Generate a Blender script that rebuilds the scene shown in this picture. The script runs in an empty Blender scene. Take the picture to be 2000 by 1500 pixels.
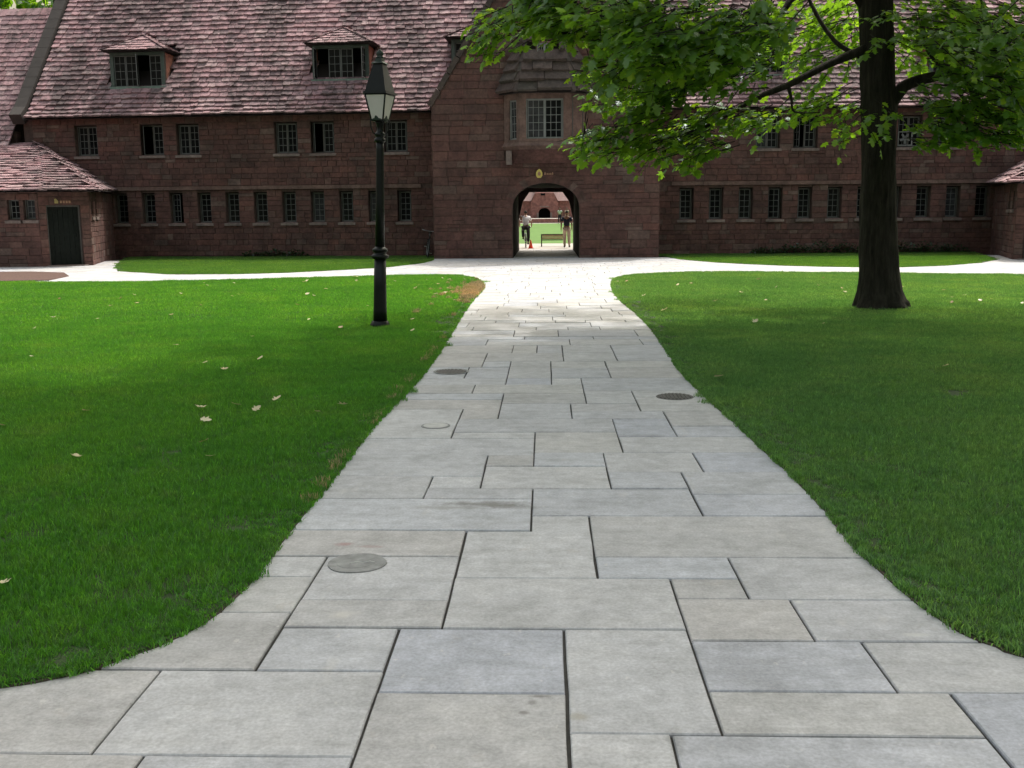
import bpy, bmesh, math, random
import numpy as np
from mathutils import Vector, Matrix, noise

# ------------------------------------------------------------------ camera, world, sun, exposure
SC = bpy.context.scene
COL = SC.collection
R = math.radians
cam = bpy.data.objects.new('camera', bpy.data.cameras.new('camera'))
COL.objects.link(cam)
cam.data.sensor_width = 36.0
cam.data.lens = 36.0
cam.data.clip_start = 0.05
cam.data.clip_end = 2000
cam.matrix_world = (Matrix.Translation((0, 0, 1.6)) @ Matrix.Rotation(math.atan(68 / 2000), 4, 'Z')
                    @ Matrix.Rotation(math.pi / 2 - math.atan(332 / 2000), 4, 'X') @ Matrix.Rotation(R(-0.45), 4, 'Z'))
SC.camera = cam

SUN_EL, SUN_AZ = R(60), R(24)          # azimuth from +Y towards +X
world = bpy.data.worlds.new('World')
SC.world = world
world.use_nodes = True
wn = world.node_tree
sky = wn.nodes.new('ShaderNodeTexSky')
sky.sky_type = 'NISHITA'
sky.sun_disc = False
sky.sun_elevation = SUN_EL
sky.sun_rotation = SUN_AZ
sky.air_density = 3.0
sky.dust_density = 10.0
sky.ozone_density = 1.0
bg = wn.nodes['Background']
bg.inputs['Strength'].default_value = 0.15
hs = wn.nodes.new('ShaderNodeHueSaturation')      # hazy, whitish summer sky
hs.inputs['Saturation'].default_value = 0.6
wn.links.new(sky.outputs[0], hs.inputs['Color'])
wn.links.new(hs.outputs[0], bg.inputs['Color'])

sd = bpy.data.lights.new('sun', 'SUN')
sd.energy = 2.0
sd.angle = R(2.0)
sd.color = (1.0, 0.965, 0.91)
sun = bpy.data.objects.new('sun', sd)
COL.objects.link(sun)
to_sun = Vector((math.sin(SUN_AZ) * math.cos(SUN_EL), math.cos(SUN_AZ) * math.cos(SUN_EL), math.sin(SUN_EL)))
sun.rotation_euler = to_sun.to_track_quat('Z', 'Y').to_euler()
sun.location = to_sun * 60

SC.view_settings.view_transform = 'Standard'
SC.view_settings.look = 'None'
SC.view_settings.exposure = 0.54
SC.view_settings.gamma = 1.0
SC.view_settings.use_curve_mapping = False
SC.render.engine = 'CYCLES'
SC.cycles.max_bounces = 7
SC.cycles.transparent_max_bounces = 12
SC.cycles.caustics_reflective = False
SC.cycles.caustics_refractive = False

# ------------------------------------------------------------------ materials
def new_mat(name):
    m = bpy.data.materials.new(name)
    m.use_nodes = True
    nt = m.node_tree
    return m, nt, nt.nodes, nt.links, nt.nodes['Principled BSDF']

def rand_value(N, L):
    """a random value per object and per loose piece, 0..1"""
    oi = N.new('ShaderNodeObjectInfo')
    ge = N.new('ShaderNodeNewGeometry')
    ad = N.new('ShaderNodeMath'); ad.operation = 'ADD'
    L.new(oi.outputs['Random'], ad.inputs[0]); L.new(ge.outputs['Random Per Island'], ad.inputs[1])
    fr = N.new('ShaderNodeMath'); fr.operation = 'FRACT'
    L.new(ad.outputs[0], fr.inputs[0])
    return fr.outputs[0]

def ramp(N, L, fac, stops, interp='LINEAR'):
    r = N.new('ShaderNodeValToRGB')
    r.color_ramp.interpolation = interp
    e = r.color_ramp.elements
    while len(e) > 1: e.remove(e[0])
    e[0].position, e[0].color = stops[0][0], (*stops[0][1], 1)
    for p, c in stops[1:]:
        k = e.new(p); k.color = (*c, 1)
    L.new(fac, r.inputs[0])
    return r.outputs[0]

def tex(N, L, scale, detail=4, rough=0.6, world=True, stretch=(1, 1, 1)):
    n = N.new('ShaderNodeTexNoise')
    n.inputs['Scale'].default_value = scale
    n.inputs['Detail'].default_value = detail
    n.inputs['Roughness'].default_value = rough
    if world:
        src = N.new('ShaderNodeNewGeometry').outputs['Position']
    else:
        src = N.new('ShaderNodeTexCoord').outputs['Object']
    if stretch != (1, 1, 1):
        mp = N.new('ShaderNodeMapping'); mp.inputs['Scale'].default_value = stretch
        L.new(src, mp.inputs[0]); src = mp.outputs[0]
    L.new(src, n.inputs['Vector'])
    return n.outputs['Fac']

def mixc(N, L, fac, a, b, mode='MIX'):
    m = N.new('ShaderNodeMix'); m.data_type = 'RGBA'; m.blend_type = mode
    for k, v in ((0, fac), (6, a), (7, b)):
        if isinstance(v, (int, float)): m.inputs[k].default_value = v
        elif isinstance(v, tuple): m.inputs[k].default_value = (*v, 1)
        else: L.new(v, m.inputs[k])
    return m.outputs[2]

def bump(N, L, h, strength, dist, P):
    b = N.new('ShaderNodeBump')
    b.inputs['Strength'].default_value = strength
    b.inputs['Distance'].default_value = dist
    L.new(h, b.inputs['Height']); L.new(b.outputs[0], P.inputs['Normal'])

def plain(name, col, rough=0.7, metal=0.0, vary=0.18, scale=6.0, spec=0.5):
    m, nt, N, L, P = new_mat(name)
    n = tex(N, L, scale)
    c = ramp(N, L, n, [(0.25, tuple(x * (1 - vary) for x in col)), (0.75, tuple(min(1, x * (1 + vary)) for x in col))])
    L.new(c, P.inputs['Base Color'])
    P.inputs['Roughness'].default_value = rough
    P.inputs['Metallic'].default_value = metal
    P.inputs['Specular IOR Level'].default_value = spec
    return m

def stone_mat(name, stops, dirt=(0.03, 0.028, 0.026), grime=0.45, fine=9.0, bs=0.5):
    m, nt, N, L, P = new_mat(name)
    base = ramp(N, L, rand_value(N, L), stops)
    big = tex(N, L, 0.7, 5)
    g = ramp(N, L, big, [(0.42, (0, 0, 0)), (0.72, (1, 1, 1))])
    s = N.new('ShaderNodeMath'); s.operation = 'MULTIPLY'; s.inputs[1].default_value = grime
    L.new(g, s.inputs[0])
    c = mixc(N, L, s.outputs[0], base, dirt)
    md = tex(N, L, 2.6, 4, 0.65)
    c = mixc(N, L, 1.0, c, ramp(N, L, md, [(0.3, (0.72, 0.74, 0.76)), (0.7, (1.28, 1.24, 1.22))]), 'MULTIPLY')
    f = tex(N, L, fine, 6, 0.7)
    v = ramp(N, L, f, [(0.25, (0.62, 0.62, 0.62)), (0.75, (1.3, 1.3, 1.3))])
    c = mixc(N, L, 1.0, c, v, 'MULTIPLY')
    L.new(c, P.inputs['Base Color'])
    P.inputs['Roughness'].default_value = 0.92
    P.inputs['Specular IOR Level'].default_value = 0.25
    bump(N, L, f, bs, 0.02, P)
    return m

M = {}
BROWN = [(0.0, (0.121, 0.066, 0.059)), (0.3, (0.153, 0.079, 0.071)), (0.5, (0.135, 0.081, 0.073)), (0.7, (0.172, 0.085, 0.073)),
         (0.93, (0.144, 0.095, 0.084)), (1.0, (0.199, 0.138, 0.121))]
M['stone'] = stone_mat('brownstone_block', BROWN)
M['mortar'] = stone_mat('brownstone_mortar', [(0, (0.106, 0.070, 0.064)), (1, (0.127, 0.087, 0.076))], grime=0.4)
M['dressed'] = stone_mat('dressed_brownstone', [(0, (0.185, 0.116, 0.102)), (1, (0.218, 0.145, 0.126))], grime=0.35)
M['sill'] = stone_mat('pale_sill_stone', [(0, (0.227, 0.175, 0.164)), (1, (0.284, 0.227, 0.211))], grime=0.3)
M['farstone'] = stone_mat('far_red_stone', [(0, (0.24, 0.11, 0.10)), (1, (0.3, 0.15, 0.13))], grime=0.25, fine=3)
M['oriel_tile'] = stone_mat('grey_stone_slab_tile', [(0, (0.090, 0.076, 0.070)), (0.5, (0.121, 0.090, 0.083)), (1, (0.104, 0.095, 0.085))], grime=0.3)
M['cheek'] = stone_mat('red_cheek_tile', [(0, (0.30, 0.12, 0.085)), (1, (0.36, 0.165, 0.12))], grime=0.3)

def roof_mat(name):
    m, nt, N, L, P = new_mat(name)
    base = ramp(N, L, rand_value(N, L), [(0.0, (0.356, 0.216, 0.239)), (0.22, (0.475, 0.295, 0.317)), (0.4, (0.321, 0.181, 0.198)),
                                         (0.58, (0.428, 0.279, 0.299)), (0.75, (0.262, 0.165, 0.185)), (0.9, (0.535, 0.374, 0.384)), (1.0, (0.178, 0.118, 0.132))])
    big = tex(N, L, 0.55, 4, 0.6, stretch=(1.0, 0.35, 0.35))
    fine = tex(N, L, 4.2, 6, 0.75)
    ad = N.new('ShaderNodeMath'); ad.operation = 'ADD'
    L.new(big, ad.inputs[0]); L.new(fine, ad.inputs[1])
    lich = ramp(N, L, ad.outputs[0], [(1.02, (0, 0, 0)), (1.0, (0, 0, 0))])
    mr = N.new('ShaderNodeMapRange'); mr.inputs[1].default_value = 0.90; mr.inputs[2].default_value = 1.12
    mr.inputs[3].default_value = 0.0; mr.inputs[4].default_value = 0.78
    L.new(ad.outputs[0], mr.inputs[0])
    c = mixc(N, L, mr.outputs[0], base, (0.048, 0.042, 0.043))
    v = ramp(N, L, tex(N, L, 15.0, 4, 0.7), [(0.25, (0.7, 0.7, 0.7)), (0.75, (1.2, 1.2, 1.2))])
    c = mixc(N, L, 1.0, c, v, 'MULTIPLY')
    L.new(c, P.inputs['Base Color'])
    P.inputs['Roughness'].default_value = 0.8
    P.inputs['Specular IOR Level'].default_value = 0.35
    bump(N, L, fine, 0.5, 0.015, P)
    return m
M['tile'] = roof_mat('weathered_pink_roof_tile')
M['roofbed'] = plain('roof_underlay', (0.025, 0.018, 0.018), 0.9)
M['lead'] = plain('lead_grey_coping', (0.042, 0.036, 0.034), 0.85, vary=0.3, scale=3)

def stain_fac(N, L, src, f):
    mr = N.new('ShaderNodeMapRange'); mr.interpolation_type = 'SMOOTHSTEP'
    mr.inputs[1].default_value = 1.35; mr.inputs[2].default_value = 2.45; mr.inputs[3].default_value = f; mr.inputs[4].default_value = 0.0
    L.new(src, mr.inputs[0])
    return mr.outputs[0]
STAINS = [(-0.365, 5.529, 0.3, 0.055, (0.15, 0.145, 0.13), 0.75), (-0.192, 5.48, 0.14, 0.05, (0.15, 0.145, 0.13), 0.6), (-0.531, 5.458, 0.2, 0.04, (0.2, 0.19, 0.17), 0.5), (-0.028, 3.224, 0.045, 0.012, (0.16, 0.15, 0.14), 0.7), (-0.048, 3.18, 0.02, 0.02, (0.16, 0.15, 0.14), 0.6), (-0.077, 3.109, 0.02, 0.015, (0.16, 0.15, 0.14), 0.7), (-0.832, 3.927, 0.06, 0.05, (0.62, 0.6, 0.56), 0.6), (-0.991, 4.822, 0.05, 0.03, (0.33, 0.17, 0.16), 0.6), (-0.87, 4.784, 0.08, 0.02, (0.36, 0.24, 0.23), 0.45), (0.101, 3.085, 0.04, 0.03, (0.3, 0.27, 0.2), 0.5), (0.394, 2.928, 0.03, 0.08, (0.14, 0.14, 0.13), 0.5), (1.047, 4.091, 0.02, 0.02, (0.6, 0.6, 0.58), 0.8), (1.413, 3.755, 0.05, 0.02, (0.6, 0.6, 0.58), 0.6)]
def slab_mat():
    m, nt, N, L, P = new_mat('bluestone_flag')
    base = ramp(N, L, rand_value(N, L), [(0.0, (0.443, 0.458, 0.496)), (0.16, (0.492, 0.497, 0.512)), (0.3, (0.419, 0.441, 0.502)), (0.44, (0.468, 0.468, 0.470)),
                                         (0.58, (0.507, 0.515, 0.535)), (0.7, (0.433, 0.434, 0.444)), (0.82, (0.468, 0.460, 0.462)), (0.92, (0.458, 0.480, 0.528)), (1.0, (0.512, 0.519, 0.538))])
    a = tex(N, L, 2.2, 6, 0.65)
    c = mixc(N, L, 1.0, base, ramp(N, L, a, [(0.25, (0.76, 0.76, 0.75)), (0.5, (1, 1, 1)), (0.75, (1.16, 1.15, 1.13))]), 'MULTIPLY')
    b = tex(N, L, 11.0, 8, 0.72)
    c = mixc(N, L, 1.0, c, ramp(N, L, b, [(0.3, (0.80, 0.80, 0.80)), (0.7, (1.17, 1.17, 1.17))]), 'MULTIPLY')
    gr = tex(N, L, 75.0, 3, 0.6)
    c = mixc(N, L, 1.0, c, ramp(N, L, gr, [(0.32, (0.86, 0.86, 0.86)), (0.68, (1.12, 1.12, 1.12))]), 'MULTIPLY')
    fl_ = tex(N, L, 24.0, 3, 0.6, stretch=(1, 0.6, 1))
    c = mixc(N, L, ramp(N, L, fl_, [(0.66, (0, 0, 0)), (0.72, (0.5, 0.5, 0.5))]), c, (0.62, 0.61, 0.59))
    # pale scuffs and dark marks
    st_ = tex(N, L, 6.0, 5, 0.7, stretch=(0.35, 2.2, 1.0))
    c = mixc(N, L, 1.0, c, ramp(N, L, st_, [(0.3, (0.9, 0.895, 0.88)), (0.7, (1.08, 1.08, 1.08))]), 'MULTIPLY')
    d = tex(N, L, 5.5, 3, 0.5, stretch=(1.0, 0.45, 1.0))
    c = mixc(N, L, ramp(N, L, d, [(0.66, (0, 0, 0)), (0.74, (0.4, 0.4, 0.4))]), c, (0.56, 0.55, 0.53))
    e = tex(N, L, 1.3, 7, 0.8)
    c = mixc(N, L, ramp(N, L, e, [(0.60, (0, 0, 0)), (0.78, (0.55, 0.55, 0.55))]), c, (0.25, 0.235, 0.215))
    cl = tex(N, L, 1.7, 3, 0.55, stretch=(0.55, 1.0, 1.0))
    lnm = N.new('ShaderNodeMath'); lnm.operation = 'PINGPONG'; lnm.inputs[1].default_value = 0.07
    L.new(cl, lnm.inputs[0])
    gate = ramp(N, L, tex(N, L, 0.8, 2, 0.5), [(0.54, (0, 0, 0)), (0.62, (1, 1, 1))])
    lf = ramp(N, L, lnm.outputs[0], [(0.0, (0.3, 0.3, 0.3)), (0.0032, (0, 0, 0))])
    c = mixc(N, L, mixc(N, L, 1.0, lf, gate, 'MULTIPLY'), c, (0.27, 0.26, 0.245))
    bl = tex(N, L, 3.3, 5, 0.7)
    c = mixc(N, L, ramp(N, L, bl, [(0.63, (0, 0, 0)), (0.70, (0.3, 0.3, 0.3))]), c, (0.40, 0.36, 0.32))
    gp = N.new('ShaderNodeNewGeometry').outputs['Position']
    wob = tex(N, L, 9.0, 4, 0.7)
    for (sx, sy, rx, ry, sc_, sf) in STAINS:       # individual stains, scuffs and prints on particular stones
        mp = N.new('ShaderNodeMapping'); mp.vector_type = 'POINT'
        mp.inputs['Location'].default_value = (-sx / rx, -sy / ry, 0); mp.inputs['Scale'].default_value = (1 / rx, 1 / ry, 0)
        L.new(gp, mp.inputs[0])
        ln = N.new('ShaderNodeVectorMath'); ln.operation = 'LENGTH'; L.new(mp.outputs[0], ln.inputs[0])
        ad = N.new('ShaderNodeMath'); ad.operation = 'MULTIPLY_ADD'; ad.inputs[1].default_value = 2.2
        L.new(wob, ad.inputs[0]); L.new(ln.outputs['Value'], ad.inputs[2])
        c = mixc(N, L, ramp(N, L, ad.outputs[0], [(0.0, (0, 0, 0)), (1.0, (0, 0, 0))]) if False else stain_fac(N, L, ad.outputs[0], sf), c, sc_)
    sp = tex(N, L, 38.0, 2, 0.5)
    c = mixc(N, L, ramp(N, L, sp, [(0.72, (0, 0, 0)), (0.79, (0.5, 0.5, 0.5))]), c, (0.22, 0.215, 0.21))
    L.new(c, P.inputs['Base Color'])
    P.inputs['Roughness'].default_value = 0.62
    P.inputs['Specular IOR Level'].default_value = 0.4
    bump(N, L, b, 0.22, 0.012, P)
    return m

M['slab'] = slab_mat()
M['joint'] = plain('dark_joint_sand', (0.05, 0.048, 0.044), 0.95, vary=0.35, scale=20)
M['soil'] = plain('soil', (0.06, 0.05, 0.035), 0.95, vary=0.35, scale=3)
M['mulch'] = plain('brown_mulch', (0.085, 0.045, 0.035), 0.95, vary=0.5, scale=18)

def grass_mat(name, a, b, c3, tint=(1.95, 1.75, 0.65)):
    m, nt, N, L, P = new_mat(name)
    n = tex(N, L, 1.4, 6, 0.75)
    n2 = tex(N, L, 22.0, 2, 0.5)
    col = ramp(N, L, n, [(0.3, a), (0.5, b), (0.72, c3)])
    pt = tex(N, L, 0.33, 4, 0.7)
    col = mixc(N, L, 1.0, col, ramp(N, L, pt, [(0.35, (0.78, 0.86, 0.85)), (0.5, (1, 1, 1)), (0.68, (1.35, 1.14, 1.05))]), 'MULTIPLY')
    cv = tex(N, L, 3.1, 3, 0.6)
    col = mixc(N, L, ramp(N, L, cv, [(0.64, (0, 0, 0)), (0.72, (0.45, 0.45, 0.45))]), col, (0.10, 0.17, 0.075))
    col = mixc(N, L, 1.0, col, ramp(N, L, n2, [(0.3, (0.7, 0.72, 0.7)), (0.7, (1.3, 1.28, 1.2))]), 'MULTIPLY')
    col = mixc(N, L, 1.0, col, ramp(N, L, N.new('ShaderNodeNewGeometry').outputs['Random Per Island'], [(0.0, (0.5, 0.55, 0.5)), (0.55, (0.95, 0.95, 0.95)), (0.88, (1.3, 1.25, 1.3)), (1.0, (2.0, 1.75, 2.1))]), 'MULTIPLY')
    N.remove(P)
    df = N.new('ShaderNodeBsdfDiffuse'); tr = N.new('ShaderNodeBsdfTranslucent'); gl = N.new('ShaderNodeBsdfGlossy')
    gl.inputs['Roughness'].default_value = 0.45
    gl.inputs['Color'].default_value = (0.9, 0.95, 0.9, 1)
    L.new(col, df.inputs[0])
    tc = mixc(N, L, 1.0, col, tint, 'MULTIPLY')
    L.new(tc, tr.inputs[0])
    m1 = N.new('ShaderNodeMixShader'); m1.inputs[0].default_value = 0.58
    L.new(df.outputs[0], m1.inputs[1]); L.new(tr.outputs[0], m1.inputs[2])
    m2 = N.new('ShaderNodeMixShader'); m2.inputs[0].default_value = 0.035
    L.new(m1.outputs[0], m2.inputs[1]); L.new(gl.outputs[0], m2.inputs[2])
    L.new(m2.outputs[0], N['Material Output'].inputs[0])
    return m
M['grass_l'] = grass_mat('lawn_grass_rich', (0.052, 0.195, 0.028), (0.070, 0.23, 0.034), (0.105, 0.25, 0.048))
M['grass_r'] = grass_mat('lawn_grass_fine', (0.070, 0.19, 0.075), (0.092, 0.225, 0.088), (0.12, 0.235, 0.10))
M['grass_far'] = grass_mat('lawn_grass_strip', (0.06, 0.165, 0.035), (0.075, 0.19, 0.04), (0.09, 0.20, 0.05))
M['straw'] = grass_mat('dry_grass', (0.33, 0.26, 0.14), (0.40, 0.32, 0.19), (0.26, 0.25, 0.10), (1.0, 0.95, 0.85))
M['lawnbed'] = plain('lawn_thatch', (0.035, 0.062, 0.018), 0.95, vary=0.4, scale=9)
M['farlawn'] = plain('far_lawn', (0.075, 0.17, 0.022), 0.95, vary=0.25, scale=1.5)

def leaf_mat(name, cols, trans=0.5, tint=(1.5, 1.55, 0.45)):
    m, nt, N, L, P = new_mat(name)
    N.remove(P)
    col = ramp(N, L, rand_value(N, L), cols)
    df = N.new('ShaderNodeBsdfDiffuse'); tr = N.new('ShaderNodeBsdfTranslucent'); gl = N.new('ShaderNodeBsdfGlossy')
    gl.inputs['Roughness'].default_value = 0.38
    gl.inputs['Color'].default_value = (0.85, 0.92, 1, 1)
    L.new(col, df.inputs[0])
    L.new(mixc(N, L, 1.0, col, tint, 'MULTIPLY'), tr.inputs[0])
    m1 = N.new('ShaderNodeMixShader'); m1.inputs[0].default_value = trans
    L.new(df.outputs[0], m1.inputs[1]); L.new(tr.outputs[0], m1.inputs[2])
    m2 = N.new('ShaderNodeMixShader'); m2.inputs[0].default_value = 0.05
    L.new(m1.outputs[0], m2.inputs[1]); L.new(gl.outputs[0], m2.inputs[2])
    L.new(m2.outputs[0], N['Material Output'].inputs[0])
    return m
M['leaf'] = leaf_mat('tree_leaf', [(0, (0.07, 0.15, 0.03)), (0.4, (0.11, 0.22, 0.04)), (0.75, (0.085, 0.18, 0.04)), (1, (0.16, 0.26, 0.045))], 0.66, (2.5, 2.3, 0.45))
M['leaf_dark'] = leaf_mat('shrub_leaf', [(0, (0.02, 0.04, 0.018)), (1, (0.04, 0.07, 0.03))], 0.25)
M['fallen'] = leaf_mat('dry_fallen_leaf', [(0, (0.62, 0.52, 0.26)), (0.5, (0.70, 0.64, 0.42)), (0.8, (0.55, 0.38, 0.2)), (1, (0.3, 0.15, 0.08))], 0.2, (1, 1, 1))

def bark_mat():
    m, nt, N, L, P = new_mat('tree_bark')
    a = tex(N, L, 14.0, 8, 0.7, stretch=(1, 1, 0.16))
    b = tex(N, L, 2.5, 4, 0.6)
    c = ramp(N, L, a, [(0.3, (0.014, 0.0125, 0.0105)), (0.5, (0.034, 0.030, 0.025)), (0.75, (0.07, 0.062, 0.050))])
    c = mixc(N, L, ramp(N, L, b, [(0.5, (0, 0, 0)), (0.7, (0.4, 0.4, 0.4))]), c, (0.022, 0.026, 0.018))
    L.new(c, P.inputs['Base Color'])
    P.inputs['Roughness'].default_value = 0.95
    P.inputs['Specular IOR Level'].default_value = 0.2
    bump(N, L, a, 1.0, 0.05, P)
    return m
M['bark'] = bark_mat()
M['iron'] = plain('black_cast_iron', (0.005, 0.007, 0.0065), 0.45, 0.0, vary=0.3, scale=14, spec=0.3)
M['greeniron'] = plain('green_black_iron', (0.02, 0.035, 0.03), 0.5, vary=0.4, scale=20)
M['frost'] = plain('milky_lantern_glass', (0.74, 0.71, 0.67), 0.35, vary=0.06)
M['glass'] = plain('dark_window_glass', (0.010, 0.011, 0.012), 0.12, vary=0.5, scale=2, spec=0.12)
M['glass_b'] = plain('reflection_tinted_glass', (0.045, 0.047, 0.052), 0.1, vary=0.6, scale=3, spec=0.3)  # lighter base colour paints pale reflections onto some panes
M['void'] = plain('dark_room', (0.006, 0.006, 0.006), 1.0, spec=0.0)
M['lattice'] = plain('grey_window_bars', (0.149, 0.155, 0.155), 0.6)
M['palebar'] = plain('pale_leaded_bars', (0.24, 0.25, 0.25), 0.6)
M['frame'] = plain('dark_window_frame', (0.10, 0.095, 0.09), 0.7)
M['dormer'] = plain('green_grey_dormer_paint', (0.075, 0.10, 0.09), 0.6, vary=0.25)
M['dormer_sill'] = plain('verdigris_sill', (0.17, 0.24, 0.21), 0.7, vary=0.25)
M['oak'] = plain('dark_oak_door', (0.014, 0.017, 0.015), 0.8, vary=0.35, scale=9, spec=0.15)
M['passage'] = plain('shade_dark_passage_stone', (0.028, 0.024, 0.022), 0.95, vary=0.4, scale=5, spec=0.1)  # the shade inside the passage is put into this dark stone colour
M['gold'] = plain('gold_leaf_sign', (0.75, 0.62, 0.18), 0.45, 0.3)
M['brass'] = plain('dull_brass', (0.42, 0.34, 0.14), 0.6, 0.2)
M['gold2'] = plain('copper_letter', (0.42, 0.24, 0.16), 0.5, 0.2)
M['black'] = plain('black_cloth', (0.012, 0.012, 0.014), 0.85)
M['rubber'] = plain('black_rubber', (0.015, 0.015, 0.015), 0.8)
M['chrome'] = plain('bicycle_metal', (0.45, 0.46, 0.47), 0.35, 0.7)
M['white'] = plain('white_cotton', (0.72, 0.72, 0.76), 0.9, vary=0.05)
M['navy'] = plain('navy_cotton', (0.018, 0.022, 0.045), 0.9)
M['khaki'] = plain('khaki_cotton', (0.55, 0.44, 0.36), 0.9, vary=0.08)
M['skin'] = plain('skin', (0.28, 0.16, 0.11), 0.6)
M['hair'] = plain('dark_hair', (0.012, 0.009, 0.008), 0.7)
M['orange'] = plain('orange_plastic', (0.75, 0.08, 0.03), 0.5, vary=0.08)
M['bench'] = plain('bench_wood', (0.34, 0.14, 0.10), 0.7, vary=0.25)
M['benchdark'] = plain('bench_rail', (0.035, 0.026, 0.024), 0.7)
M['concrete'] = plain('grey_concrete_cap', (0.27, 0.275, 0.27), 0.9, vary=0.35, scale=14)
M['palecap'] = plain('pale_concrete_cap', (0.52, 0.52, 0.50), 0.9, vary=0.15, scale=14)
M['castiron'] = plain('worn_cast_iron', (0.12, 0.118, 0.114), 0.6, 0.3, vary=0.3, scale=20)
M['pave'] = plain('far_paving', (0.36, 0.34, 0.31), 0.85, vary=0.12, scale=3)
M['farroof'] = plain('far_tiles', (0.42, 0.29, 0.28), 0.85, vary=0.2, scale=4)

# ------------------------------------------------------------------ helpers
def link(name, data, parent=None, mx=None):
    o = bpy.data.objects.new(name, data)
    COL.objects.link(o)
    if parent is not None: o.parent = parent
    if mx is not None: o.matrix_basis = mx
    return o

def tag(o, label=None, cat=None, group=None, kind=None):
    for k, v in (('label', label), ('category', cat), ('group', group), ('kind', kind)):
        if v: o[k] = v
    return o

def thing(name, label, cat, loc=(0, 0, 0), rz=0.0, group=None):
    o = link(name, None)
    o.location = loc; o.rotation_euler = (0, 0, rz)
    return tag(o, label, cat, group)

def fast_mesh(name, V, T, mat=None, smooth=False):
    """V (n,3), T (m,k) faces with k corners each"""
    V = np.asarray(V, np.float32); T = np.asarray(T, np.int32)
    me = bpy.data.meshes.new(name)
    k = T.shape[1]
    me.vertices.add(len(V)); me.vertices.foreach_set('co', V.ravel())
    me.loops.add(T.size); me.loops.foreach_set('vertex_index', T.ravel())
    me.polygons.add(len(T))
    me.polygons.foreach_set('loop_start', np.arange(0, T.size, k, dtype=np.int32))
    me.polygons.foreach_set('loop_total', np.full(len(T), k, np.int32))
    if smooth: me.polygons.foreach_set('use_smooth', np.ones(len(T), bool))
    me.update(calc_edges=True)
    if mat: me.materials.append(mat)
    return me

class MB:
    def __init__(s): s.v = []; s.f = []; s.sm = []
    def face(s, pts):
        b = len(s.v); s.v += [tuple(p) for p in pts]; s.f.append(tuple(range(b, b + len(pts)))); return s
    def box(s, x0, x1, y0, y1, z0, z1, mx=None):
        b = len(s.v)
        P = [(x0, y0, z0), (x1, y0, z0), (x1, y1, z0), (x0, y1, z0), (x0, y0, z1), (x1, y0, z1), (x1, y1, z1), (x0, y1, z1)]
        if mx is not None: P = [tuple(mx @ Vector(p)) for p in P]
        s.v += P
        s.f += [tuple(b + i for i in q) for q in ((3, 2, 1, 0), (4, 5, 6, 7), (0, 1, 5, 4), (1, 2, 6, 5), (2, 3, 7, 6), (3, 0, 4, 7))]
        return s
    def prism(s, poly, z0, z1, mx=None):
        n = len(poly); b = len(s.v)
        a = sum(poly[i][0] * poly[(i + 1) % n][1] - poly[(i + 1) % n][0] * poly[i][1] for i in range(n))
        if a < 0: poly = poly[::-1]
        P = [(x, y, z0) for x, y in poly] + [(x, y, z1) for x, y in poly]
        if mx is not None: P = [tuple(mx @ Vector(p)) for p in P]
        s.v += P
        s.f.append(tuple(b + i for i in range(n))[::-1]); s.f.append(tuple(b + n + i for i in range(n)))
        s.f += [(b + i, b + (i + 1) % n, b + n + (i + 1) % n, b + n + i) for i in range(n)]
        return s
    def tube(s, pts, rad, n=8, cap=True, wob=0.0, furrow=0.0):
        pts = [Vector(p) for p in pts]
        if isinstance(rad, (int, float)): rad = [rad] * len(pts)
        rings = []; up = Vector((0.13, 0.31, 0.94)).normalized()
        for i, p in enumerate(pts):
            d = (pts[min(i + 1, len(pts) - 1)] - pts[max(i - 1, 0)]).normalized()
            u = d.cross(up)
            if u.length < 0.05: u = d.cross(Vector((1, 0, 0)))
            u.normalize(); w = d.cross(u)
            b = len(s.v)
            for k in range(n):
                a = 2 * math.pi * k / n
                r = rad[i] * (1 + (wob * noise.noise(Vector((math.cos(a) * 1.7, math.sin(a) * 1.7, p.z * 0.6 + p.x))) if wob else 0))
                if furrow:
                    fz = noise.noise(Vector((math.cos(a) * 9, math.sin(a) * 9, p.z * 1.3))) + .5 * noise.noise(Vector((math.cos(a) * 19, math.sin(a) * 19, p.z * 2.6)))
                    r += furrow * (abs(fz) - .25)
                    r += rad[i] * .13 * max(0, 1 - p.z / .7) ** 2 * math.sin(5 * a + 1.3 + math.sin(2 * a))
                s.v.append(tuple(p + u * (r * math.cos(a)) + w * (r * math.sin(a))))
            rings.append(b)
        for i in range(len(rings) - 1):
            for k in range(n):
                k2 = (k + 1) % n
                s.f.append((rings[i] + k, rings[i + 1] + k, rings[i + 1] + k2, rings[i] + k2)); s.sm.append(len(s.f) - 1)
        if cap:
            s.f.append(tuple(rings[0] + k for k in range(n))); s.f.append(tuple(rings[-1] + k for k in range(n))[::-1])
        return s
    def lathe(s, prof, n=20, c=(0, 0), smooth=True, rot=0.0):
        rings = []
        for r, z in prof:
            b = len(s.v); rings.append(b)
            for k in range(n):
                a = 2 * math.pi * k / n + rot
                s.v.append((c[0] + r * math.cos(a), c[1] + r * math.sin(a), z))
        for i in range(len(rings) - 1):
            for k in range(n):
                k2 = (k + 1) % n
                s.f.append((rings[i] + k, rings[i] + k2, rings[i + 1] + k2, rings[i + 1] + k))
                if smooth: s.sm.append(len(s.f) - 1)
        s.f.append(tuple(rings[0] + k for k in range(n))[::-1]); s.f.append(tuple(rings[-1] + k for k in range(n)))
        return s
    def mesh(s, name, mat=None):
        me = bpy.data.meshes.new(name)
        me.from_pydata(s.v, [], s.f); me.update()
        for i in s.sm: me.polygons[i].use_smooth = True
        if mat: me.materials.append(mat)
        return me
    def build(s, name, mat, parent=None, mx=None):
        return link(name, s.mesh(name, mat), parent, mx)

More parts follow.
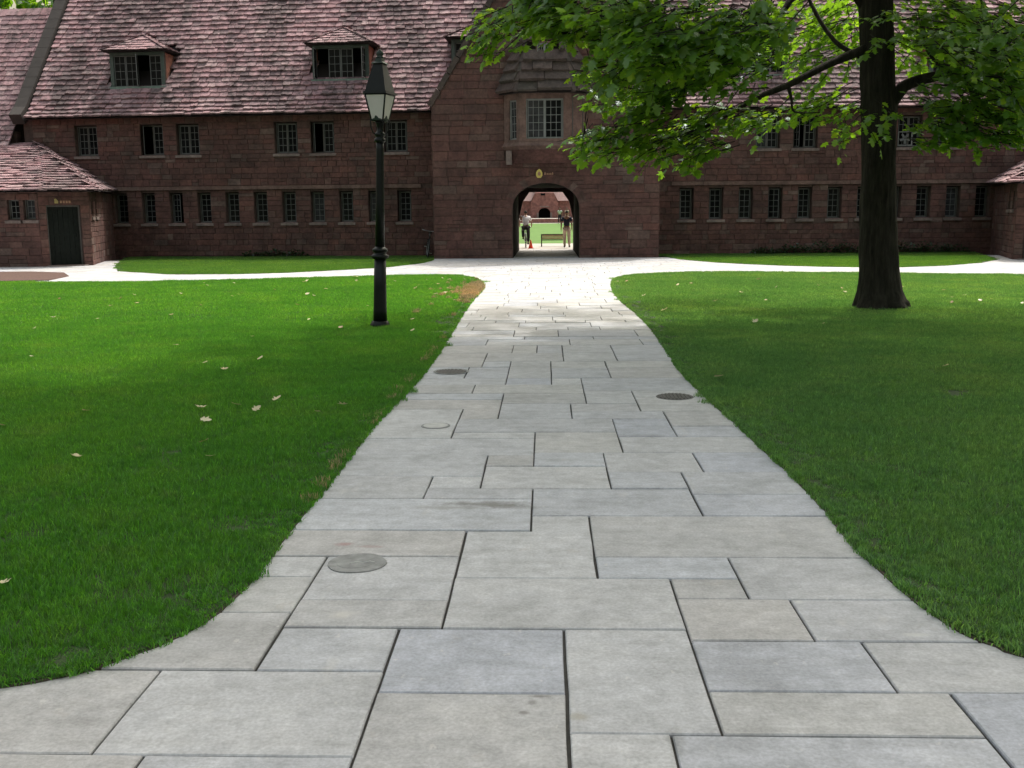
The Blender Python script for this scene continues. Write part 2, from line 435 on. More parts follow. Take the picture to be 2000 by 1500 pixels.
def pieces(name, variants, mxs, parent, limit=300, keep=None, rest='small_pieces'):
    """the first `limit` (by the order in keep, else by area) as objects of their own, the rest joined as one stuff part"""
    order = list(range(len(mxs)))
    key = keep if keep else (lambda m: -(m.col[0].xyz.length * max(m.col[1].xyz.length, m.col[2].xyz.length)))
    order.sort(key=lambda i: key(mxs[i]))
    for i in order[:limit]:
        link(name, random.choice(variants), parent, mxs[i])
    left = order[limit:]
    if left:
        VV = [(np.array([v.co for v in me.vertices]), [tuple(p.vertices) for p in me.polygons]) for me in variants]
        V = []; F = []; b = 0
        for i in left:
            A = np.array(mxs[i]); v, f = random.choice(VV)
            V.append(v @ A[:3, :3].T + A[:3, 3])
            F += [tuple(b + k for k in q) for q in f]; b += len(v)
        me = bpy.data.meshes.new(rest); me.from_pydata(np.concatenate(V).tolist(), [], F); me.update()
        me.materials.append(variants[0].materials[0])
        tag(link(rest, me, parent), kind='stuff')

def stone_variants(mat, n=6, ch=0.035):
    out = []
    for i in range(n):
        rr = random.Random(50 + i)
        j = lambda a=0.02: rr.uniform(-a, a)
        c = [(-.5 + j(), -.5 + j()), (.5 + j(), -.5 + j()), (.5 + j(), .5 + j()), (-.5 + j(), .5 + j())]
        V = [(x, 0.0, z) for x, z in c] + [(x, -0.7, z) for x, z in c] + [(x * (1 - ch * 1.6), -1 + j(0.08), z * (1 - ch * 3)) for x, z in c]
        F = []
        for k in range(4):
            k2 = (k + 1) % 4
            F += [(k, k2, 4 + k2, 4 + k), (4 + k, 4 + k2, 8 + k2, 8 + k)]
        F.append((8, 9, 10, 11))
        me = bpy.data.meshes.new('stone'); me.from_pydata(V, [], F); me.update(); me.materials.append(mat)
        out.append(me)
    return out

def tile_variants(mat, n=8, rough=0.06):
    out = []
    for i in range(n):
        rr = random.Random(80 + i)
        j = lambda a: rr.uniform(-a, a)
        xs = [-.5, -.18, .16, .5]
        low = [(x + j(0.02), j(rough)) for x in xs]; low[0] = (-.5, j(rough)); low[-1] = (.5, j(rough))
        top = [(x, 1.0) for x in xs]
        V = [(x, y, 0.0) for x, y in low] + [(x, y, 1.0 + j(0.12)) for x, y in low] + [(x, y, 1.0) for x, y in top]
        F = [(0, 1, 5, 4), (1, 2, 6, 5), (2, 3, 7, 6), (4, 5, 9, 8), (5, 6, 10, 9), (6, 7, 11, 10), (0, 4, 8), (3, 11, 7)]
        me = bpy.data.meshes.new('tile'); me.from_pydata(V, [], F); me.update(); me.materials.append(mat)
        out.append(me)
    return out

def tile_surface(O, U, prof, ulo, uhi, exp=0.27, wid=(0.3, 0.52), th=0.034, holes=(), rnd=None, lap=1.7):
    """matrices of tiles on a roof slope. O eave origin, U unit vector along the eave, prof(v)->(point offset Vector, up dir Vector, normal)"""
    rnd = rnd or random.Random(3)
    out = []
    k = 0
    vmax = prof(None)
    while k * exp < vmax - 0.02:
        v = k * exp
        a, b = ulo(v + exp * 0.5), uhi(v + exp * 0.5)
        off, up, nr = prof(v)
        u = a - (rnd.uniform(0, 0.25) if False else 0.0)
        sag = lambda uu: 0.018 * noise.noise(Vector((uu * 0.35, k * 0.5, 7.3)))
        first = True
        while u < b - 0.06:
            w = rnd.uniform(*wid)
            if first: w *= rnd.uniform(0.45, 1.0); first = False
            if u + w > b - 0.12: w = b - u
            uc = u + w / 2
            if not any(h[0] < uc < h[1] and h[2] < v + exp * 0.4 < h[3] for h in holes):
                t = th * rnd.uniform(0.85, 1.2)
                ln = exp * lap
                yo = rnd.uniform(-0.01, 0.01) + sag(uc)
                tilt = t * 1.05 / (exp)
                upd = (up - nr * tilt * 0.9).normalized()
                X = (U + up * rnd.uniform(-0.009, 0.009)).normalized()
                Z = X.cross(upd).normalized()
                Y = Z.cross(X)
                p = O + U * uc + off + up * yo + nr * (t * rnd.uniform(0.85, 1.15) + 0.008)
                m = Matrix.Identity(4)
                for r in range(3):
                    m[r][0] = X[r] * (w - 0.018); m[r][1] = Y[r] * ln; m[r][2] = Z[r] * t; m[r][3] = p[r]
                out.append(m)
            u += w
        k += 1
    return out

def straight(up, nr, vmax):
    def f(v):
        if v is None: return vmax
        return up * v, up, nr
    return f

def tri_face(A, B, Pk):
    """frame of a sloping face with eave A->B (seen from outside, left to right) and apex Pk"""
    A, B, Pk = Vector(A), Vector(B), Vector(Pk)
    U = (B - A).normalized()
    W = (Pk - A) - U * (Pk - A).dot(U)
    h = W.length; W.normalize()
    return A, U, W, U.cross(W).normalized(), h, (B - A).length, (Pk - A).dot(U)

def wall_mesh(mb, x0, x1, z0, z1, ops, y0, y1):
    xs = sorted({x0, x1, *[v for o in ops for v in (o[0], o[1]) if x0 < v < x1]})
    for a, b in zip(xs[:-1], xs[1:]):
        c = (a + b) / 2
        cuts = sorted([(o[2], o[3]) for o in ops if o[0] < c < o[1]])
        z = z0
        for p, q in cuts:
            if p > z: mb.box(a, b, y0, y1, z, p)
            z = max(z, q)
        if z < z1: mb.box(a, b, y0, y1, z, z1)
    return mb

def ashlar(x0, x1, z0, z1, ops, rnd, ch=(0.2, 0.3), ln=(0.3, 0.75), xlim=None, gap=0.014, d=(0.018, 0.034)):
    """matrices of facing stones in irregular courses, cut round the openings; local wall face is y=0, outwards -y"""
    out = []
    z = z0
    while z < z1 - 0.05:
        h = rnd.uniform(*ch)
        if z + h > z1 - 0.1: h = z1 - z
        a, b = (x0, x1) if xlim is None else xlim(z, z + h)
        # blocked intervals
        blk = sorted([(o[0], o[1]) for o in ops if o[2] < z + h - 0.03 and o[3] > z + 0.03])
        free = []; x = a
        for p, q in blk:
            if p > x: free.append((x, min(p, b)))
            x = max(x, q)
        if x < b: free.append((x, b))
        for p, q in free:
            x = p
            while x < q - 0.03:
                w = rnd.uniform(*ln)
                if x + w > q - 0.2: w = q - x
                dd = rnd.uniform(*d)
                hh = h
                parts = [(z, h)]
                if h > 0.25 and rnd.random() < 0.22: parts = [(z, h * 0.5), (z + h * 0.5, h * 0.5)]
                for zz, hz in parts:
                    m = Matrix.Diagonal((max(0.02, w - gap), dd, max(0.02, hz - gap), 1))
                    m.translation = Vector((x + w / 2, 0.002, zz + hz / 2))
                    out.append(m)
                x += w
        z += h
    return out

WIN = {}
def window(parent, x, z, w, h, y=0.0, lights=2, nx=3, ny=5, sill=True, openl=None, fm='frame', lm='lattice', mx=None, name='window', sillm='sill', fw=0.05):
    """a leaded casement; x,z is the lower centre, outwards -y. window > pane, lattice, sill"""
    base = (mx or Matrix.Identity(4)) @ Matrix.Translation((x, y, z))
    key = (round(w, 2), round(h, 2), lights, nx, ny, fm, lm, fw)
    if key not in WIN:
        f = MB()
        f.box(-w / 2, -w / 2 + fw, 0, 0.07, 0, h).box(w / 2 - fw, w / 2, 0, 0.07, 0, h)
        f.box(-w / 2 + fw, w / 2 - fw, 0.001, 0.07, 0, fw).box(-w / 2 + fw, w / 2 - fw, 0.001, 0.07, h - fw, h)
        lw = (w - 2 * fw) / lights
        for i in range(1, lights):
            xx = -w / 2 + fw + lw * i
            f.box(xx - 0.025, xx + 0.025, 0.002, 0.07, fw, h - fw)
        la = MB(); hw = lw / 2 - 0.02; H = h - 2 * fw; t = 0.0085
        la.box(-hw, -hw + 0.024, -0.012, 0.0, 0, H).box(hw - 0.024, hw, -0.012, 0.0, 0, H)
        la.box(-hw + .024, hw - .024, -0.012, 0.0, 0, 0.024).box(-hw + .024, hw - .024, -0.012, 0.0, H - 0.024, H)
        for i in range(1, nx): la.box(-hw + 2 * hw * i / nx - t, -hw + 2 * hw * i / nx + t, -0.006, 0.004, 0.024, H - .024)
        for i in range(1, ny): la.box(-hw + .024, hw - .024, -0.007, 0.003, H * i / ny - t, H * i / ny + t)
        pa = MB().face([(-hw, 0.006, 0), (hw, 0.006, 0), (hw, 0.006, H), (-hw, 0.006, H)])
        WIN[key] = (f.mesh('window_frame', M[fm]), la.mesh('lattice', M[lm]), (pa.mesh('pane', M['glass']), pa.mesh('pane', M['glass_b'])), lw, hw)
    fme, lme, pme, lw, hw = WIN[key]
    wo = link(name, fme, parent, base)
    for i in range(lights):
        c = -w / 2 + fw + lw * (i + 0.5)
        a = 0.0
        if openl and i in openl: a = openl[i]
        hinge = -1 if a > 0 else 1
        mxx = Matrix.Translation((c, 0.045, fw))
        if a: mxx = Matrix.Translation((c + hinge * hw, 0.045, fw)) @ Matrix.Rotation(-a, 4, 'Z') @ Matrix.Translation((-hinge * hw, 0, 0))
        else: mxx = mxx @ Matrix.Rotation(random.uniform(-0.012, 0.03), 4, 'X') @ Matrix.Rotation(random.uniform(-0.05, 0.05), 4, 'Z')
        p = link('pane', pme[1 if random.random() < .28 else 0], wo, mxx); link('lattice', lme, wo, mxx)
    if sill:
        s = MB().box(-w / 2 - 0.1, w / 2 + 0.1, -y - 0.07 if y > 0 else -0.08, 0.02, -0.13, -0.002)
        # sloping weathered top
        s.v = [(a, b, c - (0.035 if (c > -0.01 and b < -0.01) else 0)) for a, b, c in s.v]
        s.build('sill', M[sillm], wo)
    return wo

# ------------------------------------------------------------------ measured data (metres on the ground)
SLABS=[[(-1.816,2.83),(-1.216,2.83),(-1.216,2.614),(-1.816,2.614)],[(-1.216,2.83),(-0.58,2.83),(-0.58,2.614),(-1.216,2.614)],[(-0.58,3.247),(0.067,3.247),(0.067,2.614),(-0.58,2.614)],[(0.067,2.979),(0.386,2.979),(0.386,2.614),(0.067,2.614)],[(0.386,2.979),(1.355,2.979),(1.355,2.614),(0.386,2.614)],[(1.355,3.277),(1.865,3.277),(1.865,2.614),(1.355,2.614)],[(-2.4,3.408),(-1.381,3.408),(-1.381,2.83),(-2.4,2.83)],[(-1.381,3.408),(-0.58,3.408),(-0.58,2.83),(-1.381,2.83)],[(-0.58,3.796),(0.067,3.796),(0.067,3.247),(-0.58,3.247)],[(0.067,3.796),(0.545,3.796),(0.545,2.979),(0.067,2.979)],[(0.545,3.693),(1.184,3.693),(1.184,3.277),(0.545,3.277)],[(1.184,3.693),(1.781,3.693),(1.781,3.277),(1.184,3.277)],[(0.545,3.277),(1.355,3.277),(1.355,2.979),(0.545,2.979)],[(-1.849,3.946),(-1.044,3.946),(-1.044,3.408),(-1.849,3.408)],[(-1.044,3.796),(-0.58,3.796),(-0.58,3.408),(-1.044,3.408)],[(-1.044,4.088),(-0.412,4.088),(-0.412,3.796),(-1.044,3.796)],[(-0.412,4.359),(0.545,4.359),(0.545,3.796),(-0.412,3.796)],[(0.545,4.117),(1.014,4.117),(1.014,3.693),(0.545,3.693)],[(1.014,4.117),(1.668,4.117),(1.668,3.693),(1.014,3.693)],[(0.545,4.359),(0.851,4.359),(0.851,4.117),(0.545,4.117)],[(0.851,4.647),(1.6,4.647),(1.6,4.117),(0.851,4.117)],[(0.228,4.647),(0.851,4.647),(0.851,4.359),(0.228,4.359)],[(-1.044,4.647),(-0.412,4.647),(-0.412,4.088),(-1.044,4.088)],[(-1.766,4.369),(-1.044,4.369),(-1.044,3.946),(-1.766,3.946)],[(-1.679,4.647),(-1.044,4.647),(-1.044,4.369),(-1.679,4.369)],[(-0.412,5.048),(-0.082,5.048),(-0.082,5.315),(0.228,5.315),(0.228,4.359),(-0.412,4.359)],[(-1.679,5.048),(-0.412,5.048),(-0.412,4.647),(-1.679,4.647)],[(-1.679,5.638),(-0.082,5.638),(-0.082,5.048),(-1.679,5.048)],[(-0.706,6.155),(-0.393,6.155),(-0.393,5.867),(-0.706,5.867)],[(-0.706,5.867),(-0.082,5.867),(-0.082,5.638),(-0.706,5.638)],[(-1.679,6.155),(-0.706,6.155),(-0.706,5.638),(-1.679,5.638)],[(-1.541,7.244),(-0.083,7.244),(-0.083,6.704),(-0.393,6.704),(-0.393,6.155),(-1.541,6.155)],[(-0.393,6.704),(-0.083,6.704),(-0.083,6.414),(-0.393,6.414)],[(-0.393,6.414),(0.383,6.414),(0.383,5.867),(-0.393,5.867)],[(-0.083,6.792),(0.383,6.792),(0.383,6.414),(-0.083,6.414)],[(-0.083,7.448),(0.52,7.448),(0.52,6.792),(-0.083,6.792)],[(-0.694,7.944),(0.52,7.944),(0.52,7.448),(-0.694,7.448)],[(-0.694,7.448),(-0.083,7.448),(-0.083,7.244),(-0.694,7.244)],[(0.383,6.792),(0.986,6.792),(0.986,6.257),(0.383,6.257)],[(0.986,6.792),(1.545,6.792),(1.545,6.257),(0.986,6.257)],[(0.383,6.257),(0.839,6.257),(0.839,5.867),(0.383,5.867)],[(0.839,6.257),(1.702,6.257),(1.702,5.739),(0.839,5.739)],[(0.839,5.739),(1.702,5.739),(1.702,5.315),(0.839,5.315)],[(-0.082,5.867),(0.839,5.867),(0.839,5.315),(-0.082,5.315)],[(0.228,5.315),(1.702,5.315),(1.702,4.647),(0.228,4.647)],[(-1.541,8.366),(-0.694,8.366),(-0.694,7.244),(-1.541,7.244)],[(-1.541,8.806),(-0.385,8.806),(-0.385,7.944),(-0.694,7.944),(-0.694,8.366),(-1.541,8.366)],[(-1.348,9.106),(-0.385,9.106),(-0.385,8.806),(-1.348,8.806)],[(-0.385,9.106),(0.342,9.106),(0.342,8.606),(-0.385,8.606)],[(-0.385,8.606),(0.205,8.606),(0.205,7.944),(-0.385,7.944)],[(0.205,8.606),(0.775,8.606),(0.775,8.259),(0.205,8.259)],[(0.205,8.259),(0.951,8.259),(0.951,7.944),(0.205,7.944)],[(0.342,9.255),(0.775,9.255),(0.775,8.606),(0.342,8.606)],[(0.775,9.255),(1.545,9.255),(1.545,8.912),(0.775,8.912)],[(0.775,8.912),(1.545,8.912),(1.545,8.259),(0.775,8.259)],[(0.951,8.259),(1.545,8.259),(1.545,7.665),(0.951,7.665)],[(0.951,7.665),(1.545,7.665),(1.545,7.303),(0.951,7.303)],[(0.52,7.944),(0.951,7.944),(0.951,7.303),(0.52,7.303)],[(0.52,7.303),(1.545,7.303),(1.545,6.792),(0.52,6.792)],[(-1.348,9.587),(-0.675,9.587),(-0.675,9.106),(-1.348,9.106)],[(-0.675,9.587),(0.342,9.587),(0.342,9.106),(-0.675,9.106)],[(-1.348,9.986),(-0.388,9.986),(-0.388,9.587),(-1.348,9.587)],[(-1.348,10.738),(-0.818,10.738),(-0.818,9.986),(-1.348,9.986)],[(-0.818,10.738),(-0.388,10.738),(-0.388,9.986),(-0.818,9.986)],[(-0.388,11.151),(0.049,11.151),(0.049,9.986),(-0.388,9.986)],[(-0.388,9.986),(0.049,9.986),(0.049,9.587),(-0.388,9.587)],[(0.049,10.641),(0.639,10.641),(0.639,9.986),(0.049,9.986)],[(0.049,9.986),(0.342,9.986),(0.342,9.587),(0.049,9.587)],[(0.342,9.986),(1.545,9.986),(1.545,9.255),(0.342,9.255)],[(0.639,11.151),(1.545,11.151),(1.545,10.641),(0.639,10.641)],[(0.639,10.641),(1.545,10.641),(1.545,9.986),(0.639,9.986)],[(-1.348,11.831),(-0.686,11.831),(-0.686,10.738),(-1.348,10.738)],[(-0.686,11.831),(0.192,11.831),(0.192,11.151),(-0.686,11.151)],[(-0.686,11.151),(-0.388,11.151),(-0.388,10.738),(-0.686,10.738)],[(-1.348,12.546),(-0.402,12.546),(-0.402,11.831),(-1.348,11.831)],[(-0.402,12.546),(-0.113,12.546),(-0.113,11.831),(-0.402,11.831)],[(-0.113,12.546),(0.192,12.546),(0.192,11.831),(-0.113,11.831)],[(0.192,11.831),(0.786,11.831),(0.786,11.151),(0.192,11.151)],[(0.049,11.151),(0.639,11.151),(0.639,10.641),(0.049,10.641)],[(0.192,12.546),(0.786,12.546),(0.786,11.831),(0.192,11.831)],[(0.786,12.546),(1.545,12.546),(1.545,11.151),(0.786,11.151)]]
LAWN_L=[(-1.895,3.269),(-1.744,3.331),(-1.62,3.424),(-1.48,3.594),(-1.391,3.789),(-1.344,4.031),(-1.319,4.403),(-1.327,4.843),(-1.326,5.325),(-1.322,5.966),(-1.331,6.848),(-1.326,7.915),(-1.282,9.081),(-1.257,10.455),(-1.273,12.301),(-1.304,14.241),(-1.357,16.712),(-1.38,19.458),(-1.355,21.4),(-1.393,22.926),(-1.56,24.694),(-1.845,26.115),(-2.246,27.025),(-2.98,27.556),(-4.551,27.023),(-6.207,26.521),(-8.016,25.848),(-10.999,25.12),(-13.815,25.553)]
LAWN_R=[(1.736,3.576),(1.679,3.655),(1.597,3.782),(1.544,4.069),(1.518,4.369),(1.497,4.829),(1.513,5.345),(1.518,5.919),(1.487,6.924),(1.451,7.9),(1.409,8.922),(1.377,10.408),(1.429,12.228),(1.469,14.464),(1.448,16.752),(1.384,18.723),(1.389,20.929),(1.502,23.534),(1.682,25.38),(2.109,26.824),(2.927,27.667),(4.653,28.219),(7.222,27.461),(9.643,26.748),(11.927,26.074)]
STRIP_L=[(-14.371,33.907),(-12.798,30.35),(-10.59,28.556),(-8.792,28.375),(-7.361,28.978),(-5.884,30.429),(-4.866,31.786),(-4.181,34.009),(-3.999,36.24)]
STRIP_R=[(4.359,38.438),(4.663,35.811),(5.507,33.443),(6.76,31.62),(8.027,30.55),(9.094,30.132),(10.221,29.998),(11.793,30.689),(13.532,32.377),(14.845,34.344)]
MULCH=[(-17.28,30.279),(-15.448,30.358),(-14.115,29.68),(-13.107,27.845),(-12.815,26.069),(-13.926,25.761),(-14.647,25.624)]
DRY=[(-1.397,19.697),(-1.37,21.986),(-1.444,23.775),(-1.734,24.522),(-1.746,22.013),(-1.696,20.086),(-1.446,17.836)]
FALLEN=[(-5.82,11.302),(-3.668,10.789),(-3.15,11.085),(-2.624,7.664),(-2.822,8.135),(-2.583,8.31),(-2.361,8.132),(-1.688,8.281),(-1.831,7.98),(-2.305,8.562),(-2.39,6.911),(-2.193,6.452),(-3.729,8.033),(-3.096,6.479),(-6.945,15.575),(-7.711,15.761),(-9.393,19.469),(-4.527,12.291),(-3.31,10.318),(-6.17,20.373),(-5.798,21.713),(-5.394,21.685),(-5.736,24.49),(-4.53,24.389),(-3.093,17.628),(-2.877,14.17),(-3.574,15.288),(-3.835,13.143),(-7.701,17.868),(-7.271,14.262),(-7.467,20.717),(-8.059,23.961),(-4.122,7.462),(-2.326,4.118),(1.909,16.556),(2.998,14.741),(3.885,14.438),(4.026,10.361),(1.644,9.695),(3.12,25.861),(2.866,22.436),(1.857,19.495),(5.797,20.102),(7.58,18.151),(5.792,22.056),(8.02,17.523),(1.642,23.696),(1.865,23.854),(-2.898,24.81),(-2.567,25.363),(-2.099,21.89),(-2.187,20.244),(-2.104,16.489),(-2.009,15.297),(-1.819,13.825),(-2.779,21.791)]
CLUSTERS=[(-0.4,15,4.28,0.53,0.38,90),(-0.72,15,4.07,0.26,0.3,40),(-0.04,14.6,4.33,0.44,0.29,110),(0.37,14,3.96,0.63,0.49,260),(1.17,14,3.76,0.7,0.63,340),(2.04,15,3.97,0.75,0.67,330),(2.77,15.5,3.83,0.62,0.54,220),(3.31,16,4.26,0.48,0.48,120),(1.23,15.5,3.41,0.7,0.35,170),(1.98,15,3.49,0.67,0.38,200),(0.61,15,2.6,0.3,0.14,28),(0.99,15.2,2.67,0.46,0.27,70),(1.59,15.3,2.7,0.61,0.42,170),(2.1,15.5,2.53,0.46,0.31,90),(2.51,15.8,2.92,0.47,0.36,80),(1.39,15.6,3.1,0.31,0.19,40),(2.96,16,3.04,0.4,0.28,50),(4.35,18.5,4.67,0.74,0.65,150),(5.17,19,4.91,0.57,0.57,120),(4.8,18.5,4.24,0.65,0.37,80),(4.52,17.6,3.34,0.62,0.31,95),(5.0,17.5,3.04,0.26,0.35,30),(3.55,16.6,3.05,0.37,0.25,35),(5.9,17,4.55,0.6,0.51,120),(6.31,16,4.29,0.8,0.56,220),(6.7,15.5,3.56,0.54,0.62,190),(6.14,15.8,3.25,0.71,0.55,200),(5.8,15.8,2.77,0.47,0.28,75),(6.64,15.5,2.78,0.46,0.35,100),(6.52,16,3.85,0.64,0.48,150),(6.32,18.5,4.39,0.37,0.37,40),(4.9,15.8,4.2,0.24,0.32,18),(5.14,16,2.94,0.32,0.24,22),(0.83,15,2.44,0.22,0.15,14)]
BRANCHES=[('limb',[(5.11,17.2,4.16,0.075),(4.48,16.95,3.9,0.062),(3.77,16.6,3.55,0.05),(3.17,16.3,3.3,0.04),(2.57,15.9,2.96,0.03),(2.07,15.6,2.74,0.02),(1.44,15.3,2.63,0.012),(0.69,15.0,2.58,0.006)]),('twig',[(3.77,16.6,3.55,0.03),(3.83,16.6,3.32,0.022),(3.91,16.7,3.15,0.016),(4.42,17.2,3.18,0.008)]),('limb',[(5.52,17.2,3.29,0.13),(5.71,17.1,3.55,0.095),(5.95,17.0,3.65,0.085),(6.24,16.7,3.71,0.075),(6.49,16.4,3.91,0.055),(6.8,16.1,4.23,0.03)]),('twig',[(6.22,16.75,3.71,0.03),(6.27,16.6,3.52,0.02),(6.38,16.2,3.21,0.014),(6.62,15.8,2.87,0.008)]),('twig',[(5.87,16.9,4.53,0.04),(5.93,16.9,4.22,0.03),(6.06,16.95,4.0,0.025),(6.23,16.7,3.73,0.02)]),('twig',[(5.03,17.2,4.05,0.05),(4.67,17.4,4.32,0.035),(4.38,17.8,4.95,0.03),(4.24,18.2,5.61,0.025)]),('limb',[(5.06,17.2,5.06,0.1),(4.23,16.8,5.29,0.08),(3.57,16.2,4.58,0.045),(3.42,16.0,4.26,0.03),(2.79,15.6,3.84,0.02)]),('limb',[(5.03,17.2,5.83,0.12),(3.31,16.2,5.53,0.09),(2.06,15.2,4.42,0.05),(1.2,14.4,3.82,0.03),(0.43,14,3.9,0.02),(-0.39,14.8,4.17,0.008)])]
rnd = random.Random(11)
random.seed(5)

# ------------------------------------------------------------------ ground, lawns and paving
def sheet(name, poly, z, mat, kind='structure'):
    o = link(name, MB().face([(x, y, z) for x, y in poly]).mesh(name, mat))
    if kind: o['kind'] = kind
    return o
sheet('ground', [(-400, -60), (400, -60), (400, 500), (-400, 500)], -0.07, M['soil'])

LAWN_L = [(-30, 2.7), (-3.2, 2.98), (-2.4, 3.12)] + LAWN_L + [(-20, 25.4), (-30, 25.4)]
LAWN_R = [(30, 2.9), (3.2, 3.1), (2.15, 3.37)] + LAWN_R + [(14, 24.0), (30, 24.5)]
wl = lambda s: (-4.05 - s * math.cos(R(4)), 40 + s * math.sin(R(4)))
wr = lambda s: (4.05 + s * math.cos(R(2)), 40 + s * math.sin(R(2)))
STRIP_L = STRIP_L + [(-4.15, 37.9), (-4.15, 40.02), wl(12.9)]
STRIP_R = [(4.15, 38.6)] + STRIP_R + [(16.0, 38.6), wr(12.6), (4.15, 40.02)]

def inside(p, poly):
    x, y = p; c = False; n = len(poly)
    for i in range(n):
        x1, y1 = poly[i]; x2, y2 = poly[i - 1]
        if (y1 > y) != (y2 > y) and x < (x2 - x1) * (y - y1) / (y2 - y1) + x1: c = not c
    return c
def edge_dist(p, poly):
    d = 1e9; n = len(poly); P = Vector(p)
    for i in range(n):
        a = Vector(poly[i]); b = Vector(poly[i - 1]); ab = b - a
        t = max(0, min(1, (P - a).dot(ab) / max(1e-9, ab.length_squared)))
        d = min(d, (P - a - ab * t).length)
    return d

def smooth_poly(poly, lo, hi, n=3):
    """catmull-rom through the points lo..hi of the outline so the turf edge curves"""
    out = poly[:lo]
    for i in range(lo, hi):
        p0, p1, p2, p3 = (Vector(poly[max(0, min(len(poly) - 1, i + k))]) for k in (-1, 0, 1, 2))
        for j in range(n):
            t = j / n
            q = 0.5 * ((2 * p1) + (p2 - p0) * t + (2 * p0 - 5 * p1 + 4 * p2 - p3) * t * t + (3 * p1 - p0 - 3 * p2 + p3) * t ** 3)
            out.append((q.x, q.y))
    return out + poly[hi:]
LAWN_L = smooth_poly(LAWN_L, 3, 31)
LAWN_R = smooth_poly(LAWN_R, 3, 27)

def inset(poly, d):
    n = len(poly)
    a = sum(poly[i][0] * poly[(i + 1) % n][1] - poly[(i + 1) % n][0] * poly[i][1] for i in range(n))
    if a < 0: poly = poly[::-1]
    out = []
    for i in range(n):
        p0, p, p1 = Vector(poly[i - 1]), Vector(poly[i]), Vector(poly[(i + 1) % n])
        e1 = (p - p0).normalized(); e2 = (p1 - p).normalized()
        n1 = Vector((-e1.y, e1.x)); n2 = Vector((-e2.y, e2.x))
        b = n1 + n2
        k = b.dot(n1)
        q = p + b * (d / max(0.3, k))
        out.append((q.x, q.y))
    return out
def turf(name, poly, gm):
    mb = MB().prism(poly, -0.06, 0.012)
    o = mb.build(name, M['lawnbed']); o['kind'] = 'structure'
    return o
def soil_edge(poly):
    q = inset(poly, -.016)
    q = [(x + .014 * noise.noise(Vector((x * 7, y * 7, 2))), y + .014 * noise.noise(Vector((x * 7, y * 7, 9)))) for x, y in q]
    o = MB().prism(q, -.05, .0045).build('soil_edge', M['soil']); o['kind'] = 'structure'
turf('lawn', LAWN_L, 'grass_l'); turf('lawn', LAWN_R, 'grass_r'); turf('lawn', STRIP_L, 'grass_far'); turf('lawn', STRIP_R, 'grass_far')
for q_ in (LAWN_L, LAWN_R): soil_edge(q_)
o = MB().prism(MULCH, -0.05, 0.016).build('mulch_bed', M['mulch']); o['kind'] = 'structure'

# flagstones: the traced ones near the camera, then random courses out to the gatehouse and along the cross path
path = link('flagstone_path', MB().box(-24, 24, -3, 37.9, -0.065, -0.013).mesh('path_bed', M['joint'])); path['kind'] = 'structure'
def slab_mesh(poly, r):
    # densify and roughen the outline a little, chamfer the arris, lay it minutely out of level
    P = inset(poly, r.uniform(0.003, 0.0065))
    Q = []
    for i in range(len(P)):
        a = Vector(P[i]); b = Vector(P[(i + 1) % len(P)]); L_ = (b - a).length
        k = max(1, min(5, int(L_ / 0.22)))
        nrm = Vector((-(b - a).y, (b - a).x)).normalized()
        for j in range(k):
            q = a.lerp(b, j / k)
            if j: q = q + nrm * r.uniform(-0.002, 0.0035)
            Q.append((q.x, q.y))
    top = inset(Q, 0.004)
    cx = sum(p[0] for p in Q) / len(Q); cy = sum(p[1] for p in Q) / len(Q)
    tx, ty, dz = r.uniform(-.003, .003), r.uniform(-.003, .003), r.uniform(-.0025, .0025)
    Z = lambda p: dz + (p[0] - cx) * tx + (p[1] - cy) * ty
    n = len(Q)
    V = [(x, y, -0.04) for x, y in Q] + [(p[0], p[1], Z(p) - 0.005) for p in Q] + [(p[0], p[1], Z(p)) for p in top]
    F = [tuple(2 * n + i for i in range(n))]
    for i in range(n):
        j = (i + 1) % n
        F += [(i, j, n + j, n + i), (n + i, n + j, 2 * n + j, 2 * n + i)]
    return V, F
allslabs = [list(p) for p in SLABS]
FAR0 = max(q[1] for p in SLABS for q in p)
NEAR0 = min(q[1] for p in SLABS for q in p)
y = FAR0
lawns = [LAWN_L, LAWN_R, STRIP_L, STRIP_R]
def hidden(px):
    return any(all(inside(q, L_) and edge_dist(q, L_) > 0.02 for q in px) for L_ in lawns)
while y < 37.75:
    h = rnd.choice((0.3, 0.42, 0.5, 0.6, 0.62, 0.75))
    if y + h > 37.5: h = 37.78 - y
    x = -23.5 + rnd.uniform(0, .5) if y > 23 else -2.0 + rnd.uniform(0, 0.4)
    xe = 23.5 if y > 23 else 1.9
    while x < xe:
        w = rnd.choice((0.45, 0.6, 0.75, 0.9, 1.05))
        a = (x, x + w)
        px = [(a[0], y), (a[1], y), (a[1], y + h), (a[0], y + h), ((a[0] + a[1]) / 2, y + h / 2)]
        if not hidden(px):
            if h > 0.58 and rnd.random() < 0.3:
                m = y + h * rnd.choice((0.4, 0.5, 0.6))
                allslabs += [[(a[0], y), (a[1], y), (a[1], m), (a[0], m)], [(a[0], m), (a[1], m), (a[1], y + h), (a[0], y + h)]]
            else: allslabs.append(px[:4])
        x += w
    y += h
